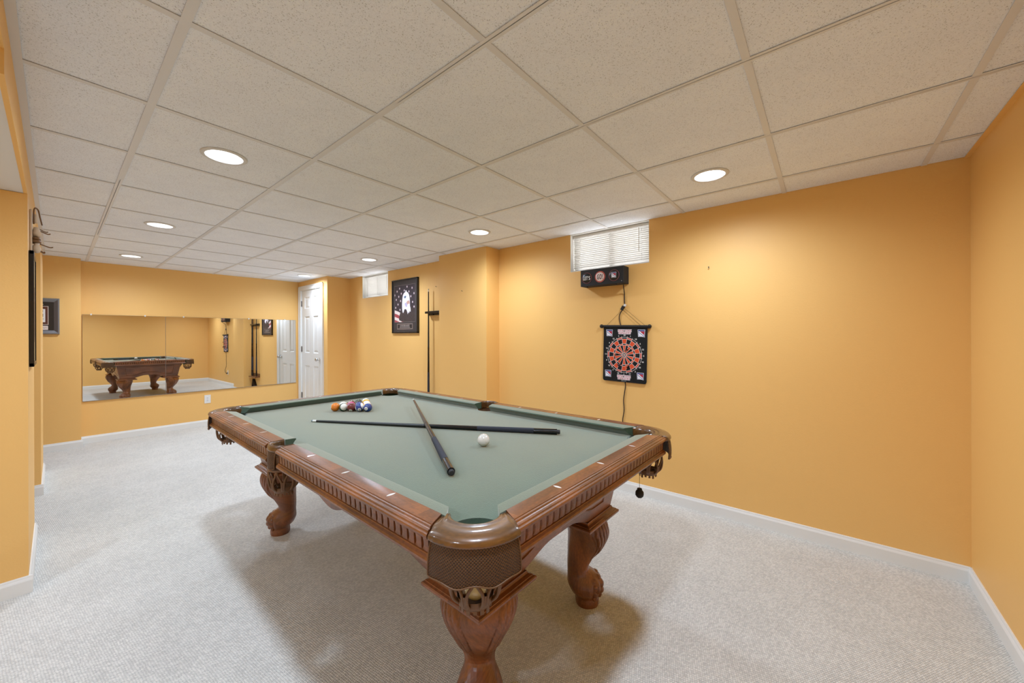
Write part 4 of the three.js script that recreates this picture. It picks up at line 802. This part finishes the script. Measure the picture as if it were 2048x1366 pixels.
// mirror panels on the end wall
{
  const mir = (x0, x1, label) => {
    const o = thing('wall_mirror', label, 'mirror', [(x0 + x1) / 2, 0.504, ZF + 0.010]); o.rotation.set(-0.0024, 0.0045, 0);
    const w = x1 - x0, h = 1.040;
    part('glass', span(-w / 2, w / 2, 0, h, -0.002, 0.003), M.mirror, o);
    part('edge_band', clean([span(-w / 2 - 0.001, w / 2 + 0.001, -0.003, 0.002, -0.0035, 0.0045), span(-w / 2 - 0.0012, -w / 2 + 0.0006, 0, h, -0.0035, 0.0034), span(w / 2 - 0.0006, w / 2 + 0.0012, 0, h, -0.0035, 0.0034), span(-w / 2, w / 2, h - 0.0006, h + 0.0012, -0.0035, 0.0034)]), M.chromeDark, o);
    return o;
  };
  const a = mir(0.206, 0.944, 'narrower mirror panel next to the stepped corner, reflecting most of the pool table'), b = mir(0.946, 2.567, 'wider mirror panel next to the closet door');
  const clip = (o, x) => part('clip', clean([rbox(0.014, 0.014, 0.004, 0.0015, x, 1.040, 0.0058), rbox(0.014, 0.010, 0.010, 0.0015, x, 1.047, 0.0015)]), M.ferrule, o, 'small clear plastic clip');
  for (const x of [0.276, 0.747]) clip(a, x - 0.575);
  for (const x of [1.131, 1.897, 2.40]) clip(b, x - 1.7565);
}
// grey framed keepsake on the far left wall
{
  const o = thing('framed_keepsake', 'silver grey framed keepsake with a small photo on dark mat, by the stepped corner', 'picture', [-0.150, 1.308, ZFL]);
  const w = 0.364, h = 0.398, f = 0.046;
  const tex = canvasTex(512, 560, (g, W2, H2) => {
    g.fillStyle = '#2a231d'; g.fillRect(0, 0, W2, H2);
    g.fillStyle = '#cfc3b8'; g.fillRect(150, 48, 230, 9);
    g.strokeStyle = '#cdb9ad'; g.lineWidth = 11; g.strokeRect(72, 90, 366, 355); g.fillStyle = '#5b3226'; g.fillRect(78, 96, 354, 343);
    g.fillStyle = '#efe9e4'; g.fillRect(112, 142, 290, 258); g.fillStyle = '#77716c'; g.fillRect(330, 158, 44, 50); g.fillStyle = '#2c2a28'; g.fillRect(326, 235, 50, 60); g.fillStyle = '#a09a94'; g.fillRect(300, 320, 84, 8); g.fillRect(300, 345, 84, 8); g.fillRect(140, 160, 120, 200);
    g.fillStyle = '#e6d4cc'; g.fillRect(325, 470, 112, 80); g.strokeStyle = '#6f625c'; g.lineWidth = 5; g.beginPath(); g.moveTo(345, 520); g.quadraticCurveTo(370, 485, 385, 520); g.quadraticCurveTo(405, 495, 420, 515); g.stroke();
  });
  part('print', new THREE.PlaneGeometry(w - 2 * f + 0.01, h - 2 * f + 0.01).translate(0, h / 2, 0.012), std({ map: tex, roughness: 0.4 }), o);
  const prof = (L, k) => { const p = [[0, 0], [f, 0], [f, 0.008], [f - 0.008, 0.012], [0.012, 0.026], [0.004, 0.026], [0, 0.022]]; return p; };
  const side = (L) => { const g = sweep(prof(), d => -L / 2 + d, d => L / 2 - d, 0.3); return g; };   // x along, z = inwards, y = out of the wall
  const bars = [[w, 0, 0, 0], [w, 0, h, Math.PI], [h, -w / 2, h / 2, -Math.PI / 2], [h, w / 2, h / 2, Math.PI / 2]].map(([L, x, y, a]) => { const g = side(L); g.applyMatrix4(new THREE.Matrix4().set(1, 0, 0, 0, 0, 0, 1, 0, 0, 1, 0, 0, 0, 0, 0, 1)); g.rotateZ(a); g.translate(x, y, 0.001); return flip(g); });
  part('frame', clean(bars), M.silver, o);
  part('backing', bx(w - 0.02, h - 0.02, 0.008, 0, h / 2, 0.005), M.blackMat, o);
}
// black framed picture seen edge on, and the carved ornament above it, on the left wall (facing +x)
{
  const o = thing('framed_picture', 'tall black framed picture seen edge on beside the opening', 'picture', [XL, 1.120, -3.335], Math.PI / 2);
  const w = 0.345, h = 0.605;
  part('frame', clean([rbox(w, 0.020, 0.017, 0.003, 0, 0.011, 0.0092), rbox(w, 0.020, 0.017, 0.003, 0, h - 0.011, 0.0092), rbox(0.018, h, 0.017, 0.003, -w / 2 + 0.009, h / 2, 0.0092), rbox(0.018, h, 0.017, 0.003, w / 2 - 0.009, h / 2, 0.0092)]), M.black, o);
  part('mat_board', bx(w - 0.03, h - 0.03, 0.010, 0, h / 2, 0.0075), std({ color: lin(0.70, 0.52, 0.26), roughness: 0.5 }), o, 'tan mat board');
  part('print', bx(w * 0.55, h * 0.5, 0.003, 0, h * 0.46, 0.0125), std({ color: lin(0.22, 0.14, 0.09), roughness: 0.5 }), o, 'dark brown print');
  const q = thing('wall_ornament', 'cream and brown carved wall ornament with curved hooks above the black framed picture', 'ornament', [XL, 1.735, -3.33], Math.PI / 2); q.scale.z = 0.7; q.scale.x = 1.25;
  const cream = std({ color: lin(0.72, 0.58, 0.44), roughness: 0.6 }), brown = std({ color: lin(0.20, 0.10, 0.035), roughness: 0.55 });
  part('back_board', rbox(0.09, 0.235, 0.012, 0.004, 0, 0.11, 0.007), cream, q);
  for (const [g, y, z] of [[lathe([[0.0001, 0], [0.016, 0.004], [0.024, 0.02], [0.021, 0.035], [0.014, 0.046], [0.018, 0.054], [0.0001, 0.056]], 20), 0, 0.032], [lathe([[0.0001, 0], [0.018, 0.002], [0.024, 0.018], [0.020, 0.034], [0.013, 0.052], [0.0001, 0.056]], 20), 0.088, 0.032], [lathe([[0.0001, 0], [0.012, 0], [0.011, 0.045], [0.0001, 0.047]], 16), 0.165, 0.026]]) part('carved_body', g, cream, q, 'cream rounded body').position.set(0, y, z);
  for (const [y, r] of [[0.062, 0.024], [0.077, 0.022]]) part('brown_band', new THREE.TorusGeometry(r, 0.008, 8, 20).rotateX(Math.PI / 2).translate(0, y, 0.026), brown, q);
  for (const [y, l, r] of [[0.045, 0.085, 0.003], [0.118, 0.072, 0.003], [0.012, 0.045, 0.005], [0.128, 0.06, 0.0025]]) part('hook', tube([V(0, y + 0.012, 0.03), V(0.008, y + 0.004, 0.03 + l * 0.4), V(0.012, y - 0.004, 0.03 + l * 0.8), V(0.012, y - 0.001, 0.03 + l)], r, 16, 7), brown, q, 'curved brown hook');
  part('hanging_loop', tube([V(-0.014, 0.155, 0.020), V(-0.014, 0.235, 0.022), V(0.006, 0.240, 0.040), V(0.012, 0.20, 0.05), V(0.014, 0.16, 0.06)], 0.0042, 24, 7), brown, q);
}
renderer.render(scene, camera);
